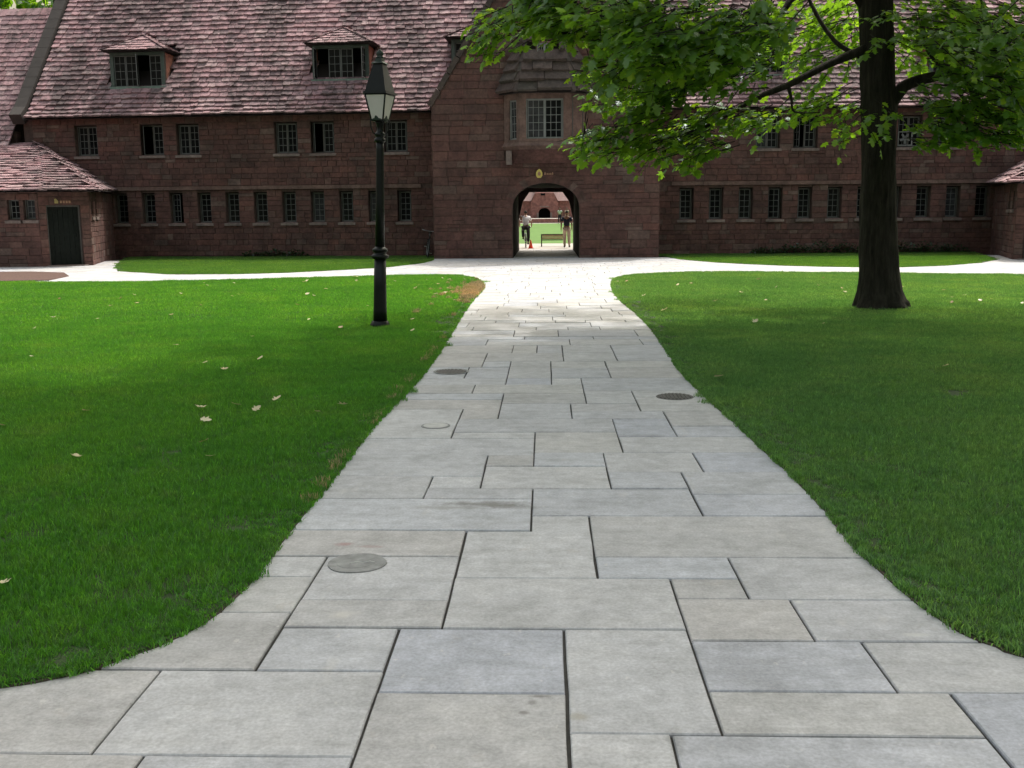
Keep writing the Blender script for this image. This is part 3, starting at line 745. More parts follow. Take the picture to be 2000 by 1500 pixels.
# around and behind the camera
for y0, y1 in ((NEAR0, 1.9), (1.9, 1.2), (1.2, 0.6), (0.6, -0.1), (-0.1, -0.7), (-0.7, -1.5), (-1.5, -2.3)):
    x = -9 + rnd.uniform(0, .5)
    while x < 9:
        w = rnd.choice((0.5, 0.62, 0.75, 0.95)); allslabs.append([(x, y1), (x + w, y1), (x + w, y0), (x, y0)]); x += w
for sx in (-1, 1):
    for (x0, y0, y1) in ((2.42 if sx < 0 else 1.87, NEAR0, 3.3),):
        x = x0
        while x < 9:
            w = rnd.choice((0.5, 0.62, 0.75)); allslabs.append([(sx * x, y0), (sx * (x + w), y0), (sx * (x + w), y1 + .3), (sx * x, y1 + .3)]); x += w
allslabs.sort(key=lambda p: min(q[1] for q in p) if min(q[1] for q in p) > 2 else 40)
JV = []; JF = []
for i, p in enumerate(allslabs):
    V, F = slab_mesh(p, rnd)
    if i < 300:
        me = bpy.data.meshes.new('flagstone'); me.from_pydata(V, [], F); me.update(); me.materials.append(M['slab'])
        link('flagstone', me, path)
    else:
        b = len(JV); JV += V; JF += [tuple(b + k for k in f) for f in F]
me = bpy.data.meshes.new('distant_flagstones'); me.from_pydata(JV, [], JF); me.update(); me.materials.append(M['slab'])
tag(link('distant_flagstones', me, path), kind='stuff')

# ------------------------------------------------------------------ grass: instanced tufts on points
def blades(n, rad, hmin, hmax, wid, r, square=True):
    V = []; T = []
    for i in range(n):
        if square: x, y = r.uniform(-rad, rad), r.uniform(-rad, rad)
        else:
            a = r.uniform(0, 6.283); q = rad * math.sqrt(r.random()); x, y = q * math.cos(a), q * math.sin(a)
        a = r.uniform(0, 6.283); h = r.uniform(hmin, hmax) * (1.45 if r.random() < .04 else 1); w = wid * r.uniform(0.7, 1.3)
        dx, dy = math.cos(a) * w / 2, math.sin(a) * w / 2
        l = r.uniform(0.1, 0.9) * h; b = r.uniform(0, 6.283); lx, ly = math.cos(b) * l, math.sin(b) * l
        z = h * math.sqrt(max(0.1, 1 - (l / h) ** 2 * 0.8))
        k = len(V)
        V += [(x - dx, y - dy, 0), (x + dx, y + dy, 0), (x + dx * .8 + lx * .35, y + dy * .8 + ly * .35, z * .6), (x - dx * .8 + lx * .35, y - dy * .8 + ly * .35, z * .6), (x + lx, y + ly, z)]
        T += [(k, k + 1, k + 2), (k, k + 2, k + 3), (k + 3, k + 2, k + 4)]
    return V, T

def scatter(name, pts, proto, smin, smax):
    ng = bpy.data.node_groups.new(name + '_scatter', 'GeometryNodeTree')
    ng.interface.new_socket('Geometry', in_out='INPUT', socket_type='NodeSocketGeometry')
    ng.interface.new_socket('Geometry', in_out='OUTPUT', socket_type='NodeSocketGeometry')
    N, L = ng.nodes, ng.links
    gi, go = N.new('NodeGroupInput'), N.new('NodeGroupOutput')
    ip = N.new('GeometryNodeInstanceOnPoints'); oi = N.new('GeometryNodeObjectInfo')
    oi.inputs['Object'].default_value = proto; oi.inputs['As Instance'].default_value = True
    rv = N.new('FunctionNodeRandomValue'); rv.data_type = 'FLOAT_VECTOR'
    rv.inputs[0].default_value = (-0.03, -0.03, 0); rv.inputs[1].default_value = (0.03, 0.03, 6.283)
    rs = N.new('FunctionNodeRandomValue'); rs.data_type = 'FLOAT'
    rs.inputs[2].default_value = smin; rs.inputs[3].default_value = smax
    L.new(gi.outputs[0], ip.inputs['Points']); L.new(oi.outputs['Geometry'], ip.inputs['Instance'])
    L.new(rv.outputs[0], ip.inputs['Rotation']); L.new(rs.outputs[1], ip.inputs['Scale'])
    L.new(ip.outputs[0], go.inputs[0])
    me = bpy.data.meshes.new(name); me.from_pydata(pts, [], []); me.update()
    o = link(name, me)
    md = o.modifiers.new('scatter', 'NODES'); md.node_group = ng
    o['kind'] = 'stuff'
    return o

def proto_tuft(name, n, rad, h0, h1, wid, mat, seed, square=True):
    V, T = blades(n, rad, h0, h1, wid, random.Random(seed), square)
    o = link(name, fast_mesh(name, V, T, mat))
    o.location = (0, -40, -5)
    o.hide_render = True; o.hide_viewport = True
    return o

def grass(name, poly, mk, xr, yr, label, seed, dens=1.0, h=(0.018, 0.046)):
    r = random.Random(seed)
    near, far, edge = [], [], []
    yy = yr[0]
    while yy < yr[1]:
        st = 0.27 if yy < 15 else 0.36
        xx = xr[0]
        while xx < xr[1]:
            p = (xx + r.uniform(-.09, .09), yy + r.uniform(-.09, .09))
            if abs(p[0] + 0.03 * p[1]) < 0.58 * p[1] + 1.6 and inside(p, poly):
                d = edge_dist(p, poly)
                if d > 0.2: (near if yy < 15 else far).append((*p, 0.01))
            xx += st
        yy += st
    # turf edge: small tufts along the outline
    n = len(poly)
    for i in range(n):
        a = Vector(poly[i - 1]); b = Vector(poly[i]); L_ = (b - a).length
        if max(abs(a.x), abs(b.x)) > 14: continue
        nrm = Vector((-(b - a).y, (b - a).x)).normalized()
        sgn = 1 if inside(tuple(a.lerp(b, .5) + nrm * .03), poly) else -1
        near_ = min(a.y, b.y) < 12
        for j in range(max(2, int(L_ * (190 if near_ else 70)))):
            u = 0.27 * r.random() ** 1.7 - 0.004
            q = a.lerp(b, r.random()) + nrm * (u * sgn)
            edge.append((q.x, q.y, 0.004))
    mt = M[mk]
    if near:
        pr = proto_tuft('grass_tuft', int(1900 * dens), 0.2, *h, 0.0031, mt, seed)
        tag(scatter('grass', near, pr, 0.75, 1.4), 'short mown grass of the ' + label, 'grass')
    if far:
        pr = proto_tuft('grass_tuft', int(900 * dens), 0.25, h[0], h[1] * 1.05, 0.0052, mt, seed + 1)
        tag(scatter('grass', far, pr, 0.85, 1.25), 'far mown grass of the ' + label, 'grass')
    if edge:
        pr = proto_tuft('grass_tuft', 26, 0.035, h[0] * .8, h[1], 0.0045, mt, seed + 2, False)
        tag(scatter('grass', edge, pr, 0.75, 1.25), 'ragged turf edge of the ' + label, 'grass')
grass('grass', LAWN_L, 'grass_l', (-18, 0), (3, 28), 'left lawn', 101)
grass('grass', LAWN_R, 'grass_r', (0.5, 18), (3, 28), 'right lawn under the tree', 111, 1.0, (0.016, 0.04))
grass('grass', STRIP_L, 'grass_far', (-18, -3), (25, 42), 'lawn strip below the left wing', 121)
grass('grass', STRIP_R, 'grass_far', (3, 18), (25, 42), 'lawn strip below the right wing', 131)
# worn straw-coloured patch on the corner of the left lawn
r = random.Random(7); pts = []
cx, cy = sum(p[0] for p in DRY) / len(DRY), sum(p[1] for p in DRY) / len(DRY)
while len(pts) < 330:
    p = (cx + r.gauss(0, .33), cy + r.gauss(0, 1.9))
    if inside(p, LAWN_L) and (inside(p, DRY) or r.random() < 0.12): pts.append((*p, 0.02))
pr = proto_tuft('dry_grass_tuft', 40, 0.06, 0.03, 0.07, 0.007, M['straw'], 9, False)
tag(scatter('dry_grass', pts, pr, 0.8, 1.3), 'straw coloured dry grass at the lawn corner by the path', 'grass')
pts = []
for i in range(190):   # thin brown grass along the worn left turf edge
    yy = r.uniform(5.5, 14); 
    pts.append((-1.31 - abs(r.gauss(0, .05)), yy, 0.012))
pts = [p for p in pts if inside(p[:2], LAWN_L) and noise.noise(Vector((p[1] * .9, 3, 1))) > -0.05]
pr = proto_tuft('dry_grass_tuft', 14, 0.03, 0.02, 0.045, 0.004, M['straw'], 12, False)
tag(scatter('dry_grass', pts, pr, 0.7, 1.2), 'brown dry grass fringe along the path side of the left lawn', 'grass')

# ground beyond the archway: paving, rising lawn, far path, terrace
o = MB().box(-14, 14, 46.9, 56.5, -0.06, -0.004).build('paving', M['pave']); o['kind'] = 'structure'
V = [(-40, 56.5, -.02), (40, 56.5, -.02), (40, 84, 0.12), (-40, 84, 0.12), (40, 117, 0.52), (-40, 117, 0.52)]
me = bpy.data.meshes.new('lawn'); me.from_pydata(V, [], [(0, 1, 2, 3), (3, 2, 4, 5)]); me.materials.append(M['farlawn']); o = link('lawn', me); o['kind'] = 'structure'
o = MB().box(-40, 40, 117.01, 122, 0.1, 0.53).build('path', M['pave']); o['kind'] = 'structure'
o = MB().box(-40, 40, 122.8, 146, 0.1, 1.02).build('terrace', M['pave']); o['kind'] = 'structure'
# ------------------------------------------------------------------ buildings
SV = stone_variants(M['stone']); TV = tile_variants(M['tile']); OV = tile_variants(M['oriel_tile'], 5, 0.02); CV = tile_variants(M['cheek'], 4, 0.03)
EAVE_Y, EAVE_Z = -0.38, 5.42
PIT = R(52)
def wing_prof(vmax, bell=0.85, pb=R(33)):
    bl = bell
    def f(v):
        if v is None: return vmax
        if v < bl:
            t = v / bl
            a = pb + (PIT - pb) * t * 0.9
            am = pb + (PIT - pb) * t * 0.45
            off = Vector((0, math.cos(am) * v, math.sin(am) * v))
        else:
            am = pb + (PIT - pb) * 0.45; a = PIT
            off = Vector((0, math.cos(am) * bl + math.cos(PIT) * (v - bl), math.sin(am) * bl + math.sin(PIT) * (v - bl)))
        return off, Vector((0, math.cos(a), math.sin(a))), Vector((0, -math.sin(a), math.cos(a)))
    return f
WP = wing_prof(7.2)
def roof_v_at_z(z, P=WP):
    v = 0
    while EAVE_Z + P(v)[0].z < z: v += 0.01
    return v
def roof_pt(v, P=WP): o_, _, _ = P(v); return EAVE_Y + o_.y, EAVE_Z + o_.z

def tri_tiles(A, B, Pk, exp=0.2, wid=(0.3, 0.5), th=0.03, r=None, vmax=None):
    O, U, W, Nn, h, bl, up = tri_face(A, B, Pk)
    if Nn.z < 0: Nn = -Nn
    hh = vmax or h
    return tile_surface(O, U, straight(W, Nn, hh), lambda v: up * v / h, lambda v: bl + (up - bl) * v / h, exp=exp, wid=wid, th=th, rnd=r)

def hip_tiles(A, Pk, exp=0.2, w=0.2, th=0.045):
    """saddle tiles up a hip line"""
    A, Pk = Vector(A), Vector(Pk); d = (Pk - A); n = int(d.length / exp); d.normalize()
    X = d.cross(Vector((0, 0, 1))).normalized(); Z = X.cross(d).normalized()
    out = []
    for i in range(n):
        p = A + d * (i * exp) + Z * 0.035
        dd = (d - Z * 0.12).normalized(); ZZ = X.cross(dd).normalized()
        m = Matrix.Identity(4)
        for r_ in range(3): m[r_][0] = X[r_] * w; m[r_][1] = dd[r_] * exp * 1.25; m[r_][2] = ZZ[r_] * th; m[r_][3] = p[r_]
        out.append(m)
    return out

def dormer(th_, sc, zc, w, h, r, openl):
    """hipped two-light dormer set into the roof slope; front plane y=d"""
    vf = roof_v_at_z(zc - 0.12); yf, _ = roof_pt(vf); yf += 0.02
    z0, z1 = zc, zc + h
    body = MB()
    body.box(-w / 2, -w / 2 + 0.14, 0, 0.14, 0, h).box(w / 2 - 0.14, w / 2, 0, 0.14, 0, h)
    body.box(-w / 2 + .14, w / 2 - .14, 0.001, 0.14, h - 0.12, h)
    dob = body.build('dormer', M['dormer'], th_, Matrix.Translation((sc, yf, z0)))
    yb = roof_pt(roof_v_at_z(z1 + 0.75))[0] - yf + 0.25
    # cheeks (sloping lower edge follows the roof)
    for s in (-1, 1):
        ck = MB(); x0, x1 = sorted((s * w / 2, s * (w / 2 - 0.05)))
        y2 = roof_pt(roof_v_at_z(z1))[0] - yf + 0.2
        pr = [(0.02, -0.25), (y2, h - 0.05), (0.02, h - 0.02)]
        V = [(x0, a, b) for a, b in pr] + [(x1, a, b) for a, b in pr]
        ck.v = V; ck.f = [(0, 1, 2), (5, 4, 3), (0, 3, 4, 1), (1, 4, 5, 2), (2, 5, 3, 0)]
        ck.build('cheek', M['cheek'], dob)
    MB().box(-w / 2 - 0.05, w / 2 + 0.05, -0.1, 0.02, -0.11, -0.003).build('sill', M['dormer_sill'], dob)
    # casement frames and panes
    n = 4; lw = (w - 0.28) / n; H = h - 0.13
    for i in range(n):
        c = -w / 2 + 0.14 + lw * (i + .5); hw = lw / 2 - 0.01
        la = MB(); t = 0.008
        la.box(-hw, -hw + .03, -.02, 0.01, 0, H).box(hw - .03, hw, -.02, 0.01, 0, H).box(-hw + .03, hw - .03, -.019, .01, 0, .035).box(-hw + .03, hw - .03, -.019, .01, H - .035, H)
        la.box(-t, t, -.01, .004, .035, H - .035)
        for k in range(1, 4): la.box(-hw + .03, hw - .03, -.011, .003, H * k / 4 - t, H * k / 4 + t)
        a = openl.get(i, 0)
        mxx = Matrix.Translation((c, 0.07, 0.002))
        if a:
            hs = -1 if a > 0 else 1
            mxx = Matrix.Translation((c + hs * hw, 0.05, 0.002)) @ Matrix.Rotation(-a, 4, 'Z') @ Matrix.Translation((-hs * hw, 0, 0))
        la.build('casement', M['lattice'], dob, mxx)
        MB().face([(-hw, 0, 0), (hw, 0, 0), (hw, 0, H), (-hw, 0, H)]).build('pane', M['glass'], dob, mxx @ Matrix.Translation((0, .004, 0)))
    MB().box(-w / 2 + .06, w / 2 - .06, 0.6, 0.62, -0.3, h + .1).build('room_backing', M['void'], dob)
    MB().box(-w / 2 + .06, w / 2 - .06, 0.16, 0.6, h - 0.005, h + .0).build('lining', M['void'], dob)
    # hipped roof with flared eaves
    e = 0.22; ez = h + 0.02
    zt = 0.72
    A = (-w / 2 - e, -0.28, ez); B = (w / 2 + e, -0.28, ez); Pk = (0, 0.75, ez + zt); Bk = (0, yb, ez + zt)
    BR = (w / 2 + e + .05, yb, ez + 0.0); BL = (-w / 2 - e - .05, yb, ez)
    rm = MB()
    rm.face([A, B, Pk]).face([B, BR, Bk, Pk]).face([BL, A, Pk, Bk]).face([BL, BR, B, A])
    rm.build('dormer_roof', M['roofbed'], dob)
    ts = tri_tiles(A, B, Pk, 0.2, (0.26, 0.46), 0.03, r)
    for (p, q) in ((B, BR), (BL, A)):
        O, U, W, Nn, hh, bl, up = tri_face(p, q, Pk)
        if Nn.z < 0: Nn = -Nn
        if p == B: ts += tile_surface(O, U, straight(W, Nn, hh), lambda v: up * v / hh, lambda v: bl, exp=.2, wid=(.26, .46), th=.03, rnd=r)
        else: ts += tile_surface(O, U, straight(W, Nn, hh), lambda v: 0.0, lambda v: bl + (up - bl) * v / hh, exp=.2, wid=(.26, .46), th=.03, rnd=r)
    ts += hip_tiles(A, Pk, .2, .16) + hip_tiles(B, Pk, .2, .16)
    pieces('tile', TV, ts, dob, 300)
    # apron of wide tiles below the sill
    ap = []
    for row in range(2):
        x = -w / 2
        while x < w / 2 - 0.05:
            ww = min(r.uniform(.3, .5), w / 2 - x)
            m = Matrix.Identity(4); up_ = Vector((0, .35, .94)).normalized(); nn = Vector((0, -.94, .35))
            p = Vector((x + ww / 2, -0.1 - row * .09, -0.32 - row * .2)) 
            for q in range(3): m[q][0] = (ww - .012) * (1 if q == 0 else 0); m[q][1] = up_[q] * .24; m[q][2] = nn[q] * .03; m[q][3] = p[q]
            ap.append(m); x += ww
    pieces('apron_tile', TV, ap, dob, 300)
    return (sc - w / 2 - 0.02, sc + w / 2 + 0.02, vf - 0.02, roof_v_at_z(z1 + 0.3))

def wing(sg, label, org, ang, length, gfirst, gstep, ngf, ff, dormers, r, seed, label_roof=None):
    """sg -1 left, +1 right; local x = sg*s"""
    T_ = thing('residence_wing', label, 'building', (org[0], org[1], 0), ang)
    X = lambda a, b: tuple(sorted((sg * a, sg * b)))
    ops = []; gw = []; fw_ = []
    for i in range(ngf):
        c = gfirst + gstep * i; ops.append((*X(c - .27, c + .27), 1.33, 2.53)); gw.append(sg * c)
    for c in ff:
        ops.append((*X(c - .46, c + .46), 3.98, 5.18)); fw_.append(sg * c)
    x0, x1 = X(0, length)
    wall = wall_mesh(MB(), x0, x1, -0.3, 5.6, ops, 0.0, 0.4).build('wall', M['mortar'], T_)
    st = ashlar(x0, x1, -0.1, 2.62, ops, r, ch=(.13, .27), ln=(.2, .62)) + ashlar(x0, x1, 2.78, 5.56, ops, r, ch=(.13, .27), ln=(.2, .62))
    pieces('stone', SV, st, wall, 300, rest='small_stones')
    # string course over the ground-floor windows, in long stones
    x = 0.75; k = 0
    while x < min(length, 13.2):
        w = min(r.uniform(.7, 1.3), 13.2 - x); a, b = X(x + .003, x + w - .003)
        MB().box(a, b, -0.085 - r.uniform(0, .006), 0.01, 2.63, 2.77).build('string_course_stone', M['dressed'], wall)
        x += w
    MB().box(x0, x1, 1.6, 1.62, -.2, 5.5).build('room_backing', M['void'], T_)
    MB().box(x0, x1, 0.41, 1.59, 2.85, 2.9).build('floor_slab', M['void'], T_)
    for i, c in enumerate(gw):
        op = None
        if (i * 7 + seed) % 11 == 3: op = {0: 0.5}
        window(T_, c, 1.36, 0.5, 1.14, y=0.2, lights=1, nx=2, ny=5, openl=op, fw=0.03)
    for i, c in enumerate(fw_):
        op = {}
        if (i + seed) % 3 == 0: op = {0: 1.25}
        elif (i + seed) % 3 == 1 and sg < 0 and i in (3, 4): op = {0: 1.3}
        window(T_, c, 4.01, 0.86, 1.14, y=0.17, lights=2, nx=2, ny=4, openl=op, fw=0.035)
    # roof
    holes = []
    for (c, zc, w, h, ol) in dormers: holes.append(dormer(T_, sg * c, zc, w, h, r, ol))
    u0, u1 = X(-4.2, length + 0.12)
    bed = MB()
    vs = [0, .2, .4, .6, .85, 7.3]
    prev = None
    for v in vs:
        yy, zz = roof_pt(v)
        if prev:
            # split round the dormer openings is not needed: the dormers stand in front of the slope
            bed.face([(u0, prev[0], prev[1]), (u1, prev[0], prev[1]), (u1, yy, zz), (u0, yy, zz)])
        prev = (yy, zz)
    yr, zr = roof_pt(7.25)
    bed.face([(u0, yr, zr - .02), (u1, yr, zr - .02), (u1, 2 * yr + .4, EAVE_Z), (u0, 2 * yr + .4, EAVE_Z)])
    bed.face([(u0, EAVE_Y, EAVE_Z - .005), (u1, EAVE_Y, EAVE_Z - .005), (u1, 0.2, EAVE_Z + .02), (u0, .2, EAVE_Z + .02)])
    roof = bed.build('roof', M['roofbed'], T_)
    ts = tile_surface(Vector((0, EAVE_Y - .02, EAVE_Z)), Vector((1, 0, 0)), WP, lambda v: u0, lambda v: u1, exp=.265, wid=(.28, .5), th=.056, holes=holes, rnd=r)
    # keep as separate tiles the ones nearest to the gaze: lowest courses first
    pieces('tile', TV, ts, roof, 300, keep=lambda m: m.translation.z + 0.02 * abs(m.translation.x), rest='upper_tiles')
    # back and end walls close the building
    wl_ = MB().box(x0, x1, 2 * yr + .05, 2 * yr + .4, -.3, EAVE_Z)
    wl_.build('back_wall', M['mortar'], T_)
    xe0, xe1 = X(length - .02, length + .38)
    gb = MB(); pts = [(0.0, -.3), (2 * yr, -.3), (2 * yr, EAVE_Z), (yr, zr - .05), (0.0, EAVE_Z + .2)]
    gb.v = [(xe0, a, b) for a, b in pts] + [(xe1, a, b) for a, b in pts]
    gb.f = [(0, 1, 2, 3, 4), (9, 8, 7, 6, 5)] + [(i, 5 + i, 5 + (i + 1) % 5, (i + 1) % 5) for i in range(5)]
    gb.build('gable_wall', M['mortar'], T_)
    return T_, roof

rl = random.Random(21)
LW, LWroof = wing(-1, 'left two-storey brownstone wing with two dormers between porch and gatehouse', (-4.05, 40), R(-4), 16.35, 1.43, 1.147, 11,
          (1.71, 4.58, 6.03, 9.98, 11.45, 14.16), [(12.22, 6.72, 2.25, 1.32, {2: 1.25}), (4.0, 6.85, 2.25, 1.28, {0: 1.5, 1: 0.0, 2: -0.0, 3: -1.5}), (-1.45, 7.0, 2.2, 1.25, {})], rl, 2)
rr_ = random.Random(22)
RW, RWroof = wing(1, 'right brownstone wing with pink tiled roof behind the big tree', (4.05, 40), R(2), 19.5, 1.33, 1.135, 11,
          (1.55, 4.37, 5.8, 9.75, 11.2, 14.0), [(4.1, 6.8, 2.25, 1.28, {}), (11.8, 6.8, 2.25, 1.28, {}), (-1.45, 7.0, 2.2, 1.25, {})], rr_, 4)
# box fan standing in an open first-floor window of the right wing
fan = thing('box_fan', 'pale square box fan standing in an upstairs window beside the tree trunk', 'fan')
fan.matrix_world = Matrix.Translation((4.05 + 9.62 * math.cos(R(2)), 40 + 9.62 * math.sin(R(2)) + .1, 4.06)) @ Matrix.Rotation(R(2), 4, 'Z')
f = MB().box(-.27, .27, 0, .02, 0, .03).box(-.27, .27, 0, .02, .49, .52).box(-.27, -.24, 0, .02, .03, .49).box(.24, .27, 0, .02, .03, .49)
f.build('housing', M['palebar'], fan)
f = MB()
for k in range(5):
    a = k * 2 * math.pi / 5 + .3
    f.box(0.02, .2, -.004, .012, -.045, .045, Matrix.Translation((0, .01, .26)) @ Matrix.Rotation(a, 4, 'Y') @ Matrix.Rotation(.35, 4, 'X'))
f.build('blades', M['lattice'], fan)

# left end coping of the left wing roof: raised stone parapet running up the slope
cp = []
for i in range(13):
    v0, v1 = 0.05 + i * .55, 0.05 + (i + 1) * .55 - 0.012
    (ya, za), (yb, zb) = roof_pt(v0), roof_pt(v1)
    nn = Vector((0, -(zb - za), yb - ya)).normalized()
    a, b = Vector((-17.05, ya, za)), Vector((-17.05, yb, zb))
    mb = MB(); w = 0.5
    P = [a - nn * .25, a + nn * .2, b + nn * .2, b - nn * .25]
    mb.v = [tuple(p) for p in P] + [tuple(p + Vector((w, 0, 0))) for p in P]
    mb.f = [(3, 2, 1, 0), (4, 5, 6, 7), (0, 1, 5, 4), (1, 2, 6, 5), (2, 3, 7, 6), (3, 0, 4, 7)]
    mb.build('coping_stone', M['lead'], LWroof)

# ---- gatehouse
GY = 37.8
GH = thing('gatehouse', 'tall gabled brownstone gatehouse with arched passage and oriel window', 'building', (0, GY, 0))
HW, KZ, SL = 4.1, 5.5, 1.6
def arch_pts(hw=1.215, sp=1.80, top=2.70, n=18):
    # three-centred look: superellipse
    out = []
    for i in range(n + 1):
        a = math.pi * i / n
        c, s = math.cos(a), math.sin(a)
        e = 2 / 2.08
        out.append((hw * math.copysign(abs(c) ** e, c), sp + (top - sp) * abs(s) ** e))
    return out[::-1]       # left to right
AP = arch_pts()
apex = KZ + HW * SL
poly = [(-HW, -.3), (-1.215, -.3)] + AP + [(1.215, -.3), (HW, -.3), (HW, KZ), (0, apex), (-HW, KZ)]
def xz_prism(poly, y0, y1, name, mat, parent):
    mb = MB(); mb.prism(poly, y0, y1)      # built in xy then turned: (x, y=z, z=depth)
    mb.v = [(x, zz, y) for x, y, zz in mb.v]
    mb.f = [f[::-1] for f in mb.f]
    return mb.build(name, mat, parent)
gwall = xz_prism(poly, 0.0, 0.55, 'wall', M['mortar'], GH)
def gx(z0, z1):
    w = HW if z1 <= KZ else max(0.3, HW - (z1 - KZ) / SL)
    return (-w, w)
gops = []
zc = 0
for k in range(46):      # keep stones out of the arch: stack of thin blocked boxes
    za, zb = k * .06 - .1, (k + 1) * .06 - .1
    if za < 2.70:
        w = 1.215 if za <= 1.80 else 1.215 * max(0, 1 - ((za - 1.80) / .90) ** 2.08) ** (1 / 2.08)
        gops.append((-w - .02, w + .02, za - .03, min(zb, 2.72) + .03))
gops.append((-1.5, 1.5, 3.62, 5.75))
rg = random.Random(31)
gs = ashlar(-HW, HW, -.1, 10.6, gops, rg, ch=(.19, .36), ln=(.35, .95), xlim=gx)
pieces('stone', SV, gs, gwall, 300, rest='small_stones', keep=lambda m: m.translation.z if m.translation.z < 8.7 else 99)
# voussoirs
A2 = arch_pts(1.215 + .3, 1.80, 2.70 + .3, 18)
for i in range(0, 18):
    q = [AP[i], AP[i + 1], A2[i + 1], A2[i]]
    c = Vector((sum(p[0] for p in q) / 4, sum(p[1] for p in q) / 4))
    q = [tuple(c + (Vector(p) - c) * .975) for p in q]
    xz_prism(q, -0.042 - rg.uniform(0, .004), 0.02, 'voussoir', M['stone'], gwall)
# rake copings and kneelers
for s in (-1, 1):
    n = 12
    for i in range(n):
        a, b = i / n, (i + 1) / n - .004
        pa = Vector((s * (HW + .12) * (1 - a), 0, KZ - .02 + (apex + .2 - KZ) * a)); pb = Vector((s * (HW + .12) * (1 - b), 0, KZ - .02 + (apex + .2 - KZ) * b))
        d = (pb - pa).normalized(); nn = Vector((s * -d.z * -1, 0, abs(d.x)));
        nn = Vector((s * abs(d.z), 0, abs(d.x)))
        q = [pa - nn * .14, pa + nn * .04, pb + nn * .04, pb - nn * .14]
        mb = MB(); mb.v = [(p.x, -.08, p.z) for p in q] + [(p.x, .6, p.z) for p in q]
        mb.f = [(0, 1, 2, 3), (7, 6, 5, 4), (0, 4, 5, 1), (1, 5, 6, 2), (2, 6, 7, 3), (3, 7, 4, 0)]
        mb.build('coping_stone', M['oriel_tile'], GH)
# side walls, back wall, passage lining, roof
for s in (-1, 1):
    a, b = sorted((s * HW, s * (HW - .5)))
    MB().box(a, b, .55, 8.5, -.3, KZ).build('side_wall', M['mortar'], GH)
    stv = ashlar(0.0, 2.2, -.1, KZ, [], rg, ch=(.2, .34), ln=(.35, .9))
    rot = Matrix.Translation((s * HW, .02 if s > 0 else 2.22, 0)) @ Matrix.Rotation(s * math.pi / 2, 4, 'Z')
    pieces('stone', SV, [rot @ m for m in stv], GH.children[-1], 300)
    a, b = sorted((s * 1.22, s * 1.6))
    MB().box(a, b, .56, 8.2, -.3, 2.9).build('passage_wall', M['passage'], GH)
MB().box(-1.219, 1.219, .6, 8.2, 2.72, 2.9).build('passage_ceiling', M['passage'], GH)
bp = [(-HW, -.3), (-1.21, -.3), (-1.21, 1.35), (-1.03, 2.14), (-.74, 2.55), (.74, 2.55), (1.03, 2.14), (1.21, 1.35), (1.21, -.3), (HW, -.3), (HW, KZ), (0, apex), (-HW, KZ)]
xz_prism(bp, 8.25, 8.75, 'back_wall', M['mortar'], GH)
pv = MB()
yy = .3
while yy < 8.9:
    h = rg.choice((.45, .6, .75)); x = -1.21
    while x < 1.2:
        w = min(rg.choice((.5, .65, .8)), 1.21 - x)
        V, F = slab_mesh([(x, yy), (x + w, yy), (x + w, yy + h), (x, yy + h)], rg)
        b = len(pv.v); pv.v += [(p[0], p[1], p[2] + .004) for p in V]; pv.f += [tuple(b + k for k in f) for f in F]
        x += w
    yy += h
# passage paving is part of the path
o = pv.build('passage_flagstones', M['slab'], path, Matrix.Translation((0, GY, 0))); o['kind'] = 'stuff'
MB().box(-1.3, 1.3, 37.9, 47.0, -.065, -.03).build('path_bed', M['joint'], path)
rf = MB()
for s in (-1, 1):
    rf.face([(s * HW, .5, KZ), (s * HW, 8.8, KZ), (0, 8.8, apex), (0, .5, apex)])
groof = rf.build('roof', M['roofbed'], GH)
for s in (-1, 1):
    up_ = Vector((-s * 1, 0, SL)).normalized(); nn = Vector((s * SL, 0, 1)).normalized()
    U = Vector((0, s, 0))
    ts = tile_surface(Vector((s * (HW + .1), .55 if s > 0 else 8.8, KZ - .1)), U, straight(up_, nn, 7.6), lambda v: 0, lambda v: 8.2, exp=.3, wid=(.3, .55), rnd=rg)
    pieces('tile', TV, ts, groof, 0 if s else 0, rest='side_tiles')

# oriel bay: canted front on a moulded corbel, roofed with heavy stone slabs
OZ0, OZ1 = 4.17, 5.66
OPJ = 0.62
plan = [(-1.5, 0), (-.93, -OPJ), (.86, -OPJ), (1.5, 0)]
def plan_off(d): return [(-1.5 - d, 0), (-.93 - d * .45, -OPJ - d), (.86 + d * .45, -OPJ - d), (1.5 + d, 0)]
ob = MB()
for i in range(3):
    a, b = Vector(plan[i]), Vector(plan[i + 1]); d = (b - a); L_ = d.length; d.normalize()
    n = Vector((d.y, -d.x)); ang = math.atan2(d.y, d.x)
    mx = Matrix.Translation((a.x, a.y, 0)) @ Matrix.Rotation(ang, 4, 'Z')
    if i == 1: ops = [(L_ / 2 - .655, L_ / 2 + .655, OZ0 + .06, OZ1 - .06)]
    elif i == 0: ops = [(.28, .68, OZ0 + .04, OZ1 - .08)]
    else: ops = []
    m2 = MB(); wall_mesh(m2, 0.001, L_ - .001, OZ0 - .2, OZ1 + .15, ops, 0.0, .16)
    m2.build('oriel_wall', M['dressed'], GH, mx)
    if i == 1: window(GH, L_ / 2, OZ0 + .06, 1.31, OZ1 - OZ0 - .12, y=.05, lights=2, nx=3, ny=5, sill=False, mx=mx, name='oriel_window', fm='palebar', lm='palebar', fw=.035)
    if i == 0: window(GH, .48, OZ0 + .04, .4, OZ1 - OZ0 - .12, y=.05, lights=1, nx=2, ny=5, sill=False, mx=mx, name='oriel_window', fm='palebar', lm='palebar', fw=.035)
    if i == 2:
        for xx in (.1, .62): MB().box(xx, xx + .03, -.02, .0, OZ0, OZ1).build('panel_bead', M['frame'], GH, mx)
